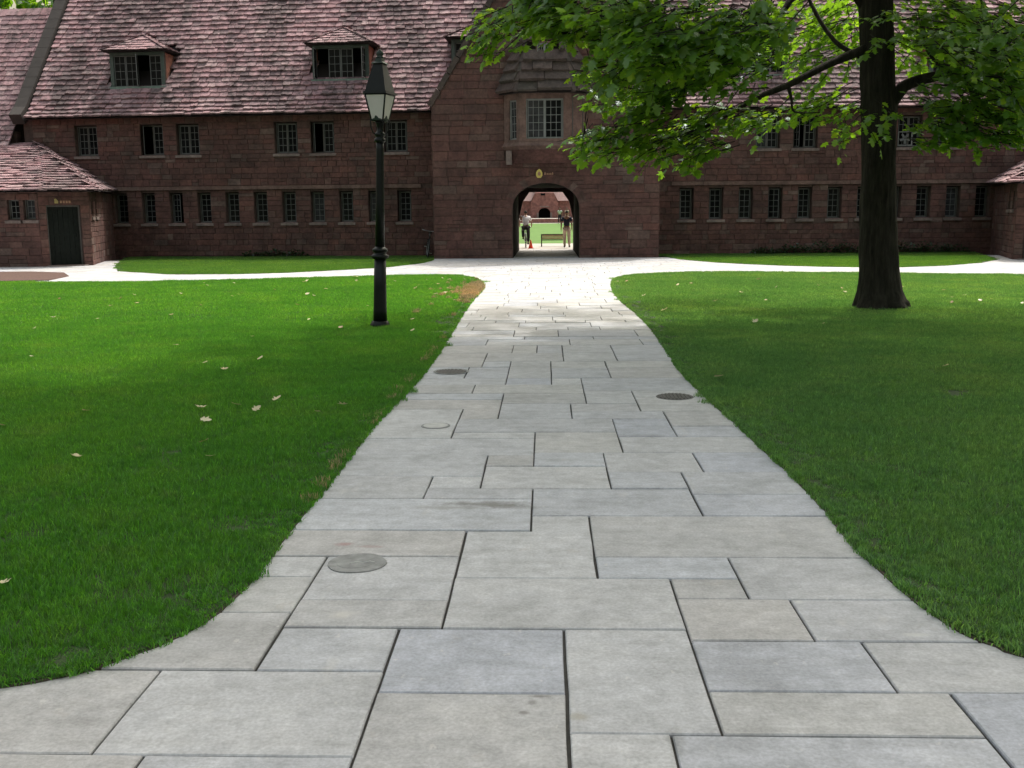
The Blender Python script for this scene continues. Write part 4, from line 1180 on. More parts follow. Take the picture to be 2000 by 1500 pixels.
MB().prism([(-1.3, .0), (-.85, -OPJ + .2), (.8, -OPJ + .2), (1.3, 0)], OZ0 - .1, OZ0 - .05).build('oriel_floor', M['void'], GH)
MB().prism([(-1.3, .0), (-.85, -OPJ + .2), (.8, -OPJ + .2), (1.3, 0)], OZ1, OZ1 + .05).build('oriel_ceiling', M['void'], GH)
def band(z0, z1, p0, p1, name, mat):
    m3 = MB(); n = len(p0); b = 0
    m3.v = [(x, y, z0) for x, y in p0] + [(x, y, z1) for x, y in p1]
    m3.f = [tuple(range(n))[::-1], tuple(range(n, 2 * n))] + [(i, (i + 1) % n, n + (i + 1) % n, n + i) for i in range(n)]
    return m3.build(name, mat, GH)
band(3.98, 4.12, plan_off(.12), plan_off(.02), 'oriel_skirt', M['dressed'])
band(3.86, 3.979, plan_off(.02), plan_off(.13), 'oriel_moulding', M['dressed'])
band(3.40, 3.859, [(-1.15, 0), (-.7, -.12), (.65, -.12), (1.15, 0)], plan_off(-.02), 'corbel', M['stone'])
for s in (-1, 1):
    MB().prism([(s * 1.42, 0), (s * 1.42, -.3), (s * 1.22, -.3), (s * 1.22, 0)], 3.35, 3.84).build('corbel_bracket', M['sill'], GH)
# oriel roof
ez = OZ1 + .13
EP = [Vector((x, y, ez)) for x, y in plan_off(.2)]
TOPL, TOPR = Vector((-.52, -.02, 8.35)), Vector((.5, -.02, 8.35))
om = MB(); om.face([EP[0], EP[1], TOPL]); om.face([EP[1], EP[2], TOPR, TOPL]); om.face([EP[2], EP[3], TOPR]); om.face([EP[3], EP[2], EP[1], EP[0]])
oroof = om.build('oriel_roof', M['roofbed'], GH)
ts = []
for (a, b, pl, pr_) in ((EP[0], EP[1], TOPL, TOPL), (EP[1], EP[2], TOPL, TOPR), (EP[2], EP[3], TOPR, TOPR)):
    O, U, W, Nn, h, bl, up = tri_face(a, b, pl)
    if Nn.z < 0: Nn = -Nn
    upr = (pr_ - a).dot(U)
    ho = [(bl / 2 - .3, bl / 2 + .3, 1.2, 1.75)] if pl is not pr_ else []
    ts += tile_surface(O, U, straight(W, Nn, h - .1), lambda v: up * v / h, lambda v: bl + (upr - bl) * v / h, exp=.36, wid=(.7, 1.3), th=.12, rnd=rg, lap=1.3, holes=ho)
pieces('stone_tile', OV, ts, oroof, 300)
hp = hip_tiles(EP[1], TOPL, .36, .2, .12) + hip_tiles(EP[2], TOPR, .36, .2, .12)
pieces('hip_stone', OV, hp, oroof, 300)
window(GH, -.04, 7.02, .5, .46, y=-.52, lights=2, nx=2, ny=2, sill=False, name='small_window', fm='palebar', lm='palebar', fw=.03)
MB().box(-.34, -.30, -.5, .0, 7.0, 7.5).box(.22, .26, -.5, .0, 7.0, 7.5).box(-.34, .26, -.52, 0, 7.5, 7.55).build('small_window_housing', M['dressed'], GH)

# carved shield and lettering over the arch
sg_ = thing('house_sign', 'gold shield with small copper lettering over the gatehouse arch', 'sign', (0, GY - .05, 0))
shp = [(0, .17), (.07, .12), (.115, .03), (.115, -.07), (.06, -.15), (-.06, -.15), (-.115, -.07), (-.115, .03), (-.07, .12)]
def plate(poly, x, z, d, name, mat, par):
    q = xz_prism([(a + x, b + z) for a, b in poly], -d, 0.0, name, mat, par); return q
plate(shp, -.24, 3.03, .04, 'shield', M['gold'], sg_)
plate([(a * .45, b * .45) for a, b in shp], -.24, 3.03, .055, 'shield_boss', M['gold2'], sg_)
for i, (x, w, h) in enumerate(((-.03, .06, .09), (.05, .05, .06), (.115, .05, .06), (.18, .05, .065), (.245, .04, .09))):
    plate([(-w / 2, -.04), (w / 2, -.04), (w / 2 * .7, -.04 + h), (-w / 2 * .7, -.04 + h)], x, 3.03, .02, 'letter', M['gold2'], sg_)

# ---- low range at the far left, beyond the parapet
LR_ = thing('low_range', 'lower tiled range at the far left edge behind the corner porch', 'building', (-4.05, 40, 0), R(-4))
yb0 = -.62; z0 = 4.36
O = Vector((-28, yb0, z0)); up_ = Vector((0, math.cos(R(53)), math.sin(R(53)))); nn = Vector((0, -up_.z, up_.y))
lrw = MB().box(-28, -17.1, .02, .4, -.3, 5.0).build('wall', M['mortar'], LR_)
P1 = O + up_ * 7.4
rfm = MB().face([O, O + Vector((10.95, 0, 0)), P1 + Vector((10.95, 0, 0)), P1]).face([P1, P1 + Vector((10.95, 0, 0)), (-17.05, 2 * P1.y, z0), (-28, 2 * P1.y, z0)])
lrr = rfm.build('roof', M['roofbed'], LR_)
rq = random.Random(41)
ts = tile_surface(O, Vector((1, 0, 0)), straight(up_, nn, 7.4), lambda v: 0, lambda v: 10.95, exp=.265, wid=(.28, .5), rnd=rq)
pieces('tile', TV, ts, lrr, 300, keep=lambda m: -m.translation.x, rest='far_tiles')

# ---- corner porches
def porch(sg, label, seed, full=True):
    r = random.Random(seed)
    T_ = thing('corner_porch', label, 'building')
    S = lambda p: (sg * -1 * -p[0] if False else (p[0] if sg < 0 else -p[0]), *p[1:])
    A, B = (-16.62, 33.5), (-15.36, 34.44)
    C = (-17.3, 40.88)
    Lf = (-24.0, 33.5)
    def face(p, q, ops, name='wall', zt=2.5, th=.3):
        # p->q left to right seen from outside (mirrored for the right porch)
        p, q = S(p), S(q)
        if sg > 0: p, q = q, p
        a, b = Vector(p), Vector(q); d = b - a; L_ = d.length; ang = math.atan2(d.y, d.x)
        mx = Matrix.Translation((a.x, a.y, 0)) @ Matrix.Rotation(ang, 4, 'Z')
        if sg > 0: ops = [(L_ - o[1], L_ - o[0], o[2], o[3]) for o in ops]
        w = wall_mesh(MB(), 0.0, L_, -.3, zt, ops, 0, th).build(name, M['mortar'], T_, mx)
        st = ashlar(0, L_, -.1, zt, ops, r, ch=(.17, .3), ln=(.28, .7))
        pieces('stone', SV, st, w, 300)
        return mx, L_, ops
    LA = A[0] - Lf[0]
    mx, L_, ops = face(Lf, A, [(LA - 1.02, LA - .62, 1.55, 2.2), (LA - .48, LA - .1, 1.55, 2.2)])
    for o in ops: window(T_, (o[0] + o[1]) / 2, o[2], o[1] - o[0], o[3] - o[2], y=.12, lights=1, nx=2, ny=3, mx=mx, fw=.03)
    mx, L_, ops = face(A, B, [(.24, 1.3, 0.04, 2.0)])
    o = ops[0]; cx = (o[0] + o[1]) / 2; w = o[1] - o[0]
    # boarded oak door with rails
    fr = MB().box(o[0], o[0] + .05, .12, .2, .04, 2.0).box(o[1] - .05, o[1], .12, .2, .04, 2.0).box(o[0] + .05, o[1] - .05, .12, .2, 1.95, 2.0)
    dr = fr.build('door', M['frame'], T_, mx)
    n = 6; bw = (w - .1) / n
    for i in range(n):
        x = o[0] + .05 + bw * i
        MB().box(x + .004, x + bw - .004, .15 + r.uniform(0, .004), .19, .05, 1.948).build('plank', M['oak'], dr)
    for z in (.5, 1.0, 1.5): MB().box(o[0] + .06, o[1] - .06, .138, .149, z, z + .06).build('rail', M['oak'], dr)
    hx = o[0] + .14 if sg > 0 else o[1] - .14
    MB().box(hx - .015, hx + .015, .09, .137, .95, 1.12).build('handle', M['iron'], dr)
    MB().box(o[0] - .1, o[1] + .1, -.25, .3, -.05, .035).build('doorstep', M['sill'], T_, mx)
    mx3, L3, ops3 = face(B, C, [(.5, .95, 1.65, 2.25), (1.5, 1.95, 1.65, 2.25)])
    for q in ops3: window(T_, (q[0] + q[1]) / 2, q[2], q[1] - q[0], q[3] - q[2], y=.12, lights=1, nx=2, ny=2, mx=mx3, fw=.03)
    MB().prism([S(p)[:2] for p in ((-17.6, 34.2), (-16.4, 34.6), (-16.0, 35.2), (-17.6, 40))], -.02, 2.4).build('room_backing', M['void'], T_)
    # small plaque over the door
    pl = thing('door_plaque', ('small gold plaque over the left corner porch door' if sg < 0 else 'small gold plaque over the right corner porch door'), 'sign')
    pl.matrix_world = mx @ Matrix.Translation((cx - .22, -.04, 2.13))
    xz_prism([(-.05, -.07), (.06, -.07), (.07, 0), (.0, .09), (-.05, .08)], -.02, .0, 'shield', M['brass'], pl)
    for i in range(4): xz_prism([(.12 + i * .09, -.06), (.18 + i * .09, -.06), (.18 + i * .09, .02), (.12 + i * .09, .02)], -.012, .0, 'letter', M['gold2'], pl)
    # roof: three slopes falling from the wing wall
    P0 = Vector(S((-20.0, 40.9, 4.42))); Pl = Vector(S((-26.0, 41.3, 4.42)))
    A_ = Vector(S((-16.22, 33.08, 2.42))); B_ = Vector(S((-14.88, 34.2, 2.44))); C_ = Vector(S((-17.0, 40.8, 2.6))); L_ = Vector(S((-26.0, 33.08, 2.42)))
    tr = MB(); tr.face([L_, A_, P0, Pl]).face([A_, B_, P0]).face([B_, C_, P0]).face([C_, B_, A_, L_])
    rf = tr.build('roof', M['roofbed'], T_)
    ts = []
    ex, wd = .42, (.32, .6)
    def add(p, q, pk, quad=False):
        if sg > 0: p, q = q, p
        O, U, W, Nn, h, bl, up = tri_face(p, q, pk)
        if Nn.z < 0: Nn = -Nn
        lo = (lambda v: up * v / h); hi = (lambda v: bl + (up - bl) * v / h)
        if quad:
            if sg < 0: lo = lambda v: 0.0
            else: hi = lambda v: bl
        # concave sweep: lift the eave into a flare
        def pf(v):
            if v is None: return h
            t = v / h; sag = -0.55 * math.sin(math.pi * t) * (0.6 if not quad else 1) * 0.5
            ds = -0.55 * math.pi * math.cos(math.pi * t) / h * (0.6 if not quad else 1) * 0.5
            up2 = (W + Nn * ds).normalized(); n2 = (Nn - W * ds).normalized()
            return W * v + Nn * (sag + .3 * (1 if quad else .6)), up2, n2
        return tile_surface(O, U, pf if False else straight(W, Nn, h), lo, hi, exp=ex, wid=wd, th=.05, rnd=r)
    ts += add(L_, A_, P0, True); ts += add(A_, B_, P0); ts += add(B_, C_, P0)
    pieces('tile', TV, ts, rf, 300, keep=lambda m: m.translation.y + .3 * abs(abs(m.translation.x) - 17), rest='upper_tiles')
    pieces('hip_tile', TV, hip_tiles(A_, P0, .42, .26) + hip_tiles(B_, P0, .42, .26), rf, 300)
    return T_
porch(-1, 'left corner porch with dark plank door and swept tiled roof', 51)
porch(1, 'right corner porch mostly cut off by the picture edge', 61)

# ---- far hall seen through the arch
FH = thing('far_hall', 'sunlit red stone hall seen far off through the archway', 'building', (-.2, 140, 1.0))
wall_mesh(MB(), -14, 14, -1.2, 2.35, [(-6, -5, .6, 1.7), (5, 6, .6, 1.7)], 0, .5).build('wall', M['farstone'], FH)
for c in (-5.5, 5.5): MB().box(c - .5, c + .5, .2, .25, .6, 1.7).build('window', M['glass'], FH)
bay = [(-1.85, -.2), (-.78, -.2), (-.78, .7)] + [(.78 * -math.cos(math.pi * i / 10), .75 + .62 * math.sin(math.pi * i / 10)) for i in range(0, 11)] + [(.78, .7), (.78, -.2), (1.85, -.2), (1.85, 2.0), (1.25, 3.3), (-1.25, 3.3), (-1.85, 2.0)]
xz_prism(bay, -1.4, -.9, 'bay_wall', M['farstone'], FH)
MB().box(-.78, .78, -.85, -.8, -.2, 1.5).build('doorway', M['void'], FH)
for s in (-1, 1): xz_prism([(s * .78, -.2), (s * 1.02, -.2), (s * 1.02, .75), (s * .78, .75)], -1.45, -1.41, 'door_jamb', M['sill'], FH)
MB().box(-.6, .6, -1.46, -1.42, 1.48, 1.62).build('keystone', M['sill'], FH)
MB().box(-1.3, 1.3, -1.9, -1.5, -.2, .04).build('doorstep', M['sill'], FH)
xz_prism([(-.5, 3.0), (.1, 3.0), (.1, 3.28), (-.5, 3.28)], -1.44, -1.41, 'bay_window', M['glass'], FH)
for s in (-1, 1): MB().box(*sorted((s * 1.35, s * 1.85)), -.9, 0, -.2, 2.0).build('bay_side', M['farstone'], FH)
br = MB(); br.face([(-1.95, -1.45, 2.0), (-1.25, -1.45, 3.32), (-1.25, 3, 3.32), (-1.95, 3, 2.0)]).face([(1.25, -1.45, 3.32), (1.95, -1.45, 2.0), (1.95, 3, 2.0), (1.25, 3, 3.32)]).face([(-1.25, -1.45, 3.32), (1.25, -1.45, 3.32), (1.0, 3, 6.5), (-1.0, 3, 6.5)])
br.build('bay_roof', M['farstone'], FH)
mr_ = MB().face([(-14, -.4, 2.3), (14, -.4, 2.3), (14, 4, 8), (-14, 4, 8)]); frr = mr_.build('roof', M['farroof'], FH)
o = tag(MB().box(-40, 40, 122.02, 122.78, .1, 1.0).build('retaining_wall', M['farstone']), 'low red retaining wall in front of the far terrace', 'wall')
# ------------------------------------------------------------------ lamp post
LP = thing('street_lamp', 'black cast-iron lamp post with four-sided milky lantern on the left lawn', 'lamp', (-2.39, 14.61, 0.0))
LP.rotation_euler = (0, R(1.6), 0)      # the post leans slightly
MB().lathe([(.142, 0), (.142, .05), (.125, .075), (.118, .1)], 8, rot=.2).build('base', M['iron'], LP)
MB().lathe([(.102, .1), (.096, .25), (.09, .6), (.084, .98)], 12).build('lower_post', M['iron'], LP)
MB().lathe([(.092, .98), (.107, .99), (.128, 1.01), (.128, 1.035), (.095, 1.05), (.085, 1.075), (.104, 1.09), (.113, 1.105), (.108, 1.125), (.08, 1.14), (.066, 1.16)], 24).build('collar', M['iron'], LP)
MB().lathe([(.068, 1.16), (.06, 1.8), (.055, 2.5), (.053, 2.62)], 16).build('shaft', M['iron'], LP)
MB().lathe([(.055, 2.6), (.075, 2.61), (.082, 2.63), (.075, 2.655), (.058, 2.665), (.06, 2.685), (.075, 2.695), (.078, 2.715), (.06, 2.735), (.045, 2.75), (.04, 2.8), (.06, 2.86), (.07, 2.88)], 20).build('capital', M['iron'], LP)
LM = Matrix.Rotation(R(-17), 4, 'Z')
for k in range(4):     # frog legs carrying the lantern
    a = math.pi / 4 + k * math.pi / 2
    d = Vector((math.cos(a), math.sin(a), 0))
    MB().tube([d * .05 + Vector((0, 0, 2.70)), d * .1 + Vector((0, 0, 2.73)), d * .13 + Vector((0, 0, 2.80)), d * .14 + Vector((0, 0, 2.88)), d * .135 + Vector((0, 0, 2.92))], .009, 6).build('lantern_bracket', M['iron'], LP, LM)
s0, s1, g0, g1 = .087, .152, 2.90, 3.245       # half widths of the lantern at the foot and the head
def ring4(h, z): return [Vector((-h, -h, z)), Vector((h, -h, z)), Vector((h, h, z)), Vector((-h, h, z))]
lo, hi = ring4(s0, g0), ring4(s1, g1)
lf = MB()
for k in range(4):
    lf.tube([lo[k], hi[k]], .0125, 6)
    lf.tube([lo[k], lo[(k + 1) % 4]], .013, 6)
    lf.tube([hi[k], hi[(k + 1) % 4]], .012, 6)
lan = lf.build('lantern', M['iron'], LP, LM)
for k in range(4):
    a, b, c, d = lo[k], lo[(k + 1) % 4], hi[(k + 1) % 4], hi[k]
    cc = (a + b + c + d) / 4
    f = MB(); q = [cc + (p - cc) * .97 for p in (a, b, c, d)]
    nn = (b - a).cross(d - a).normalized() * .003
    f.v = [tuple(p + nn) for p in q] + [tuple(p - nn) for p in q]
    f.f = [(0, 1, 2, 3), (7, 6, 5, 4), (0, 4, 5, 1), (1, 5, 6, 2), (2, 6, 7, 3), (3, 7, 4, 0)]
    f.build('pane', M['frost'], lan)
    # ornamental cresting at the foot of each pane
    o_ = (a + b) / 2; ux = (b - a).normalized(); out = -(b - a).cross(d - a).normalized() * .0
    nrm = Vector((o_.x, o_.y, 0)).normalized() * .012
    cr = MB(); pts = [(-.075, 0), (.075, 0), (.06, .02), (.03, .028), (.018, .05), (0, .065), (-.018, .05), (-.03, .028), (-.06, .02)]
    P = [o_ + ux * x + (d - a).normalized() * z for x, z in pts]
    cr.v = [tuple(p + nrm) for p in P] + [tuple(p + nrm * .3) for p in P]; n = len(P)
    cr.f = [tuple(range(n)), tuple(range(2 * n - 1, n - 1, -1))] + [(i, n + i, n + (i + 1) % n, (i + 1) % n) for i in range(n)]
    cr.build('cresting', M['greeniron'], lan)
MB().box(-.08, .08, -.08, .08, 2.885, 2.905).build('floor_plate', M['iron'], lan)
rt = MB()
def frust(mb, h0, z0, h1, z1):
    b = len(mb.v); mb.v += [tuple(p) for p in ring4(h0, z0) + ring4(h1, z1)]
    mb.f += [tuple(b + i for i in q) for q in ((3, 2, 1, 0), (4, 5, 6, 7), (0, 1, 5, 4), (1, 2, 6, 5), (2, 3, 7, 6), (3, 0, 4, 7))]
frust(rt, .176, 3.25, .17, 3.285); frust(rt, .155, 3.2851, .068, 3.66)
rt.build('lantern_roof', M['iron'], LP, LM)
vt = MB(); frust(vt, .092, 3.661, .062, 3.69); frust(vt, .05, 3.6901, .045, 3.735)
vt.build('vent_cap', M['greeniron'], LP, LM)
MB().lathe([(.05, 3.735), (.058, 3.745), (.04, 3.76), (.045, 3.775), (.052, 3.795), (.045, 3.82), (.022, 3.84), (.012, 3.86)], 12).build('finial', M['greeniron'], LP)

# ------------------------------------------------------------------ drain covers let into the path
def disc(name, label, cat, c, r_, mat, ribs=None, z=.005):
    T_ = thing(name, label, cat, (c[0], c[1], 0.0))
    MB().lathe([(r_, -.03), (r_, z - .002), (r_ - .004, z)], 28, smooth=False).build('disc', mat, T_)
    return T_
T_ = disc('manhole_cover', 'round ribbed iron cover beside the right lawn edge', 'manhole cover', (1.13, 8.92), .165, M['castiron'])
for k in range(9):
    x = -.13 + k * .0325; h = math.sqrt(max(.001, .145 ** 2 - x * x))
    MB().box(x - .008, x + .008, -h, h, .0052, .011).build('rib', M['castiron'], T_)
T_ = thing('drain_grate', 'round slotted iron drain grate at the left side of the path', 'drain', (-.98, 10.42, 0.0))
MB().lathe([(.16, -.03), (.16, .0015)], 28, smooth=False).build('pit', M['frame'], T_)
ring = [(.158 + .03 * (k % 2), 0) for k in range(2)]
rg_ = MB()
for k in range(28):
    a, b = k * 2 * math.pi / 28, (k + 1) * 2 * math.pi / 28
    q = [(.158 * math.cos(a), .158 * math.sin(a)), (.186 * math.cos(a), .186 * math.sin(a)), (.186 * math.cos(b), .186 * math.sin(b)), (.158 * math.cos(b), .158 * math.sin(b))]
    rg_.face([(x, y, .0042) for x, y in q])
rg_.build('grate_ring', M['concrete'], T_)
for k in range(9):
    x = -.132 + k * .033; h = math.sqrt(.152 ** 2 - x * x)
    MB().box(x - .009, x + .009, -h, h, -.02, .0055, Matrix.Rotation(.5, 4, 'Z')).build('bar', M['castiron'], T_)
T_ = thing('concrete_cap', 'cracked grey round concrete cap in a near flagstone', 'utility cap', (-.885, 4.545, 0))
pp_ = [(.135 * (1 + .07 * noise.noise(Vector((math.cos(k * .2244) * 1.5, math.sin(k * .2244) * 1.5, 4)))) * math.cos(k * .2244), .135 * (1 + .07 * noise.noise(Vector((math.cos(k * .2244) * 1.5, math.sin(k * .2244) * 1.5, 4)))) * math.sin(k * .2244)) for k in range(28)]
MB().prism(pp_, -.03, .0036).build('disc', M['concrete'], T_)
MB().prism([(x * .62 - .01, y * .6) for x, y in pp_], .0, .0045).build('inner_disc', M['concrete'], T_)
cr = MB()
pts = [(-.03, -.02), (.0, .005), (.03, -.01), (.06, .015), (.085, .0)]
cr.tube([(x, y, .0045) for x, y in pts], .0035, 5); cr.build('broken_edge', M['palecap'], T_)
T_ = disc('concrete_cap', 'small pale round cap in the left of the path beyond the stained slab', 'utility cap', (-.85, 7.68), .095, M['palecap'], z=.0062)
MB().lathe([(.112, -.03), (.112, .003), (.1, .0045)], 24, smooth=False).build('rim', M['concrete'], T_)

# ------------------------------------------------------------------ leaves
def leaf_template(kind=0):
    half = [(0.0, 0.0), (.14, .12), (.40, .16), (.22, .34), (.52, .55), (.24, .60), (.20, .84), (0.0, 1.0)] if kind == 0 else [(0, 0), (.2, .15), (.32, .4), (.27, .7), (0, 1.0)]
    V = []; 
    for x, y in half: V.append((x, y, -0.35 * x * x * 1.5 - .12 * y * y + .05 * x))
    for x, y in half[1:-1]: V.append((-x, y, -0.35 * x * x * 1.5 - .12 * y * y + .05 * x))
    n = len(half)
    c = len(V); V.append((0, .45, -.02))
    right = list(range(n)); left = [0] + list(range(n, 2 * n - 2)) + [n - 1]
    T = []
    for i in range(n - 1):
        T.append((c, right[i], right[i + 1])); T.append((c, left[i + 1], left[i]))
    return np.array(V), np.array(T)
LV, LT = leaf_template(0)

def leaf_frames(clusters, trunk, r, size, spray=7, droop=.25):
    """positions and axes of leaves, set out in flat sprays along twigs"""
    out = []; twigs = []
    for (cx, cy, cz, rx, rz, n) in clusters:
        ry = max(rx, rz) * 1.15
        for s in range(max(1, int(n / spray))):
            while True:
                q = np.array([r.uniform(-1, 1) for _ in range(3)])
                if q @ q <= 1: break
            p = Vector((cx + q[0] * rx, cy + q[1] * ry, cz + q[2] * rz))
            d = Vector((p.x - trunk[0], p.y - trunk[1], 0)); d = d.normalized() if d.length > .1 else Vector((1, 0, 0))
            d = (d + Vector((r.uniform(-.9, .9), r.uniform(-.9, .9), r.uniform(-.45, .2)))).normalized()
            side = d.cross(Vector((0, 0, 1))).normalized()
            tw = [p - d * .28 + Vector((0, 0, .05)), p, p + d * .26 - Vector((0, 0, .04))]
            twigs.append(tw)
            for k in range(spray):
                t = k / (spray - 1)
                b = tw[0].lerp(tw[2], .25 + .75 * t) + Vector((r.uniform(-.05, .05), r.uniform(-.05, .05), r.uniform(-.06, .04)))
                sgn = 1 if k % 2 else -1
                y = (d * r.uniform(.3, 1.0) + side * sgn * r.uniform(.3, 1.0) * (1.2 - t) + Vector((0, 0, -droop + r.uniform(-.45, .35)))).normalized()
                zz = (Vector((0, 0, 1)) + Vector((r.uniform(-.55, .55), r.uniform(-.55, .55), 0))).normalized()
                x = y.cross(zz).normalized(); z = x.cross(y)
                out.append((b, x, y, z, size * r.uniform(.65, 1.25)))
    return out, twigs

def crown_mesh(name, frames, V0, T0, mat):
    n = len(frames)
    A = np.array([[list(f[1] * f[4]), list(f[2] * f[4]), list(f[3] * f[4])] for f in frames])   # rows x,y,z
    Pn = np.array([list(f[0]) for f in frames])
    V = np.einsum('ij,njk->nik', V0, A) + Pn[:, None, :]
    T = (T0[None] + (np.arange(n) * len(V0))[:, None, None]).reshape(-1, 3)
    return fast_mesh(name, V.reshape(-1, 3), T, mat)

def tree_trunk(prof, n=20, seed=0):
    mb = MB()
    mb.tube([(x, y, z) for x, y, z, r_ in prof], [q[3] for q in prof], n, wob=.12)
    return mb

rt_ = random.Random(77)
TB = thing('shade_tree', 'large broadleaf tree with dark trunk on the right lawn', 'tree', (5.55, 17.27, 0))
off = Vector((-5.55, -17.27, 0))
prof = [(5.56, 17.27, -.1, .54), (5.56, 17.27, .02, .455), (5.55, 17.27, .12, .405), (5.54, 17.27, .3, .35), (5.52, 17.27, .6, .315), (5.49, 17.27, 1.1, .29), (5.45, 17.27, 1.8, .275), (5.43, 17.27, 2.5, .268),
        (5.40, 17.27, 3.2, .27), (5.34, 17.27, 3.9, .255), (5.26, 17.27, 4.9, .24), (5.2, 17.3, 6.2, .22), (5.15, 17.3, 7.6, .18), (5.1, 17.3, 9.2, .12), (5.1, 17.3, 11.0, .05)]
pf = []
for i in range(len(prof) - 1):
    for t in (0, .5):
        pf.append(tuple(a + (b - a) * t for a, b in zip(prof[i], prof[i + 1])))
pf.append(prof[-1])
pf2 = []
for i in range(len(pf) - 1):
    m_ = max(1, int((pf[i + 1][2] - pf[i][2]) / .07))
    for t in range(m_): pf2.append(tuple(a + (b - a) * t / m_ for a, b in zip(pf[i], pf[i + 1])))
pf = pf2 + [pf[-1]]
tk = MB().tube([(x - 5.55, y - 17.27, z) for x, y, z, _ in pf], [q[3] for q in pf], 72, wob=.12, furrow=.035)
trunk = tk.build('trunk', M['bark'], TB)
def smooth_path(pts, k=4):
    out = []
    for i in range(len(pts) - 1):
        p0, p1, p2, p3 = (Vector(pts[max(0, min(len(pts) - 1, i + j))]) for j in (-1, 0, 1, 2))
        for j in range(k):
            t = j / k
            out.append(0.5 * ((2 * p1) + (p2 - p0) * t + (2 * p0 - 5 * p1 + 4 * p2 - p3) * t * t + (3 * p1 - p0 - 3 * p2 + p3) * t ** 3))
    out.append(Vector(pts[-1])); return out
for nm, br in BRANCHES:
    P4 = smooth_path([Vector(q) for q in br])
    MB().tube([p.xyz + off for p in P4], [p.w for p in P4], 8, wob=.2).build('branch' if nm == 'limb' else 'twig', M['bark'], TB)
# upper crown: boughs and leaf masses above the picture, shading the lawn and path
ups = []
GAPS = [Vector(p) for p in ((.99, 15.2, 2.67), (1.59, 15.3, 2.7), (2.1, 15.5, 2.53), (2.5, 15.8, 2.9), (2.96, 16, 3.04), (4.35, 18.5, 4.6), (5.1, 19, 4.9), (4.8, 18.5, 4.2), (4.5, 17.6, 3.3), (.7, 15, 2.6))]
def in_gap(c):      # openings in the crown where the sun gets down to the low sprays
    for g_ in GAPS:
        w_ = Vector(c) - g_; t_ = w_.dot(to_sun)
        if t_ > 0 and (w_ - to_sun * t_).length < 1.25: return True
    return False
for i in range(175):
    while True:
        q = [rt_.uniform(-1, 1) for _ in range(3)]
        if .25 < sum(v * v for v in q) <= 1: break
    c = (4.6 + q[0] * 6.4, 17.0 + q[1] * 6.0, 9.2 + q[2] * 4.6)
    if c[2] < 1.6 + c[1] * .2 + .9: continue
    if in_gap(c) and rt_.random() < .93: continue
    ups.append((*c, 1.15, .75, 115))
for i in range(0, len(ups), 6):
    c = ups[i]; z0 = rt_.uniform(4.6, 7.5)
    a = Vector((5.2, 17.3, z0)); b = Vector(c[:3])
    MB().tube([a + off, a.lerp(b, .4) + Vector((0, 0, .35)) + off, b + off], [.09, .06, .02], 6).build('branch', M['bark'], TB)
CLUSTERS = [((x_ + .05, y_, z_ + .2, rx_ * .85, rz_ * .7, n_) if abs(x_ - .37) < .01 else (x_, y_, z_, rx_, rz_, n_)) for x_, y_, z_, rx_, rz_, n_ in CLUSTERS]
CLUSTERS += [(0.95, 12.2, 3.85, .5, .3, 150), (1.3, 12.0, 3.5, .6, .36, 230), (1.9, 12.4, 3.55, .58, .4, 220), (2.45, 12.8, 3.75, .5, .36, 170), (5.2, 12.6, 3.6, .5, .45, 130), (5.5, 12.4, 3.1, .45, .4, 110)]
fr1, tw1 = leaf_frames([(a, b, c, d, e, int(n * (2.8 if a > 5.7 else 2.05))) for a, b, c, d, e, n in CLUSTERS], (5.4, 17.27), rt_, .145)
fr2, tw2 = leaf_frames(ups, (5.4, 17.27), rt_, .21, spray=6)
camp = Vector((0, 0, 1.6))
inview = lambda f: f[0].z < 1.6 + f[0].y * .195
fr1.sort(key=lambda f: (0 if inview(f) else 1, (f[0] - camp).length / f[4]))
lm1 = []
for k in range(5):
    V0 = LV.copy(); rr2 = random.Random(k); V0[:, 0] *= rr2.uniform(.85, 1.1); V0[:, 2] *= rr2.uniform(.4, 1.8); V0[:, 2] += rr2.uniform(-.2, .2) * V0[:, 1] ** 2
    lm1.append(fast_mesh('leaf', V0, LT, M['leaf']))
for f in fr1[:300]:
    m = Matrix.Identity(4)
    for q in range(3): m[q][0] = f[1][q] * f[4]; m[q][1] = f[2][q] * f[4]; m[q][2] = f[3][q] * f[4]; m[q][3] = f[0][q] + off[q]
    link('leaf', rt_.choice(lm1), TB, m)
rest = fr1[300:] + fr2
rest = [(f[0] + off, *f[1:]) for f in rest]
cw = link('crown', crown_mesh('crown', rest, LV, LT, M['leaf']), TB); cw['kind'] = 'stuff'
tv = MB()
for t in tw1 + tw2[::3]:
    tv.tube([p + off for p in t], [.009, .006, .003], 4, cap=False)
o = tv.build('fine_twigs', M['bark'], TB); o['kind'] = 'stuff'

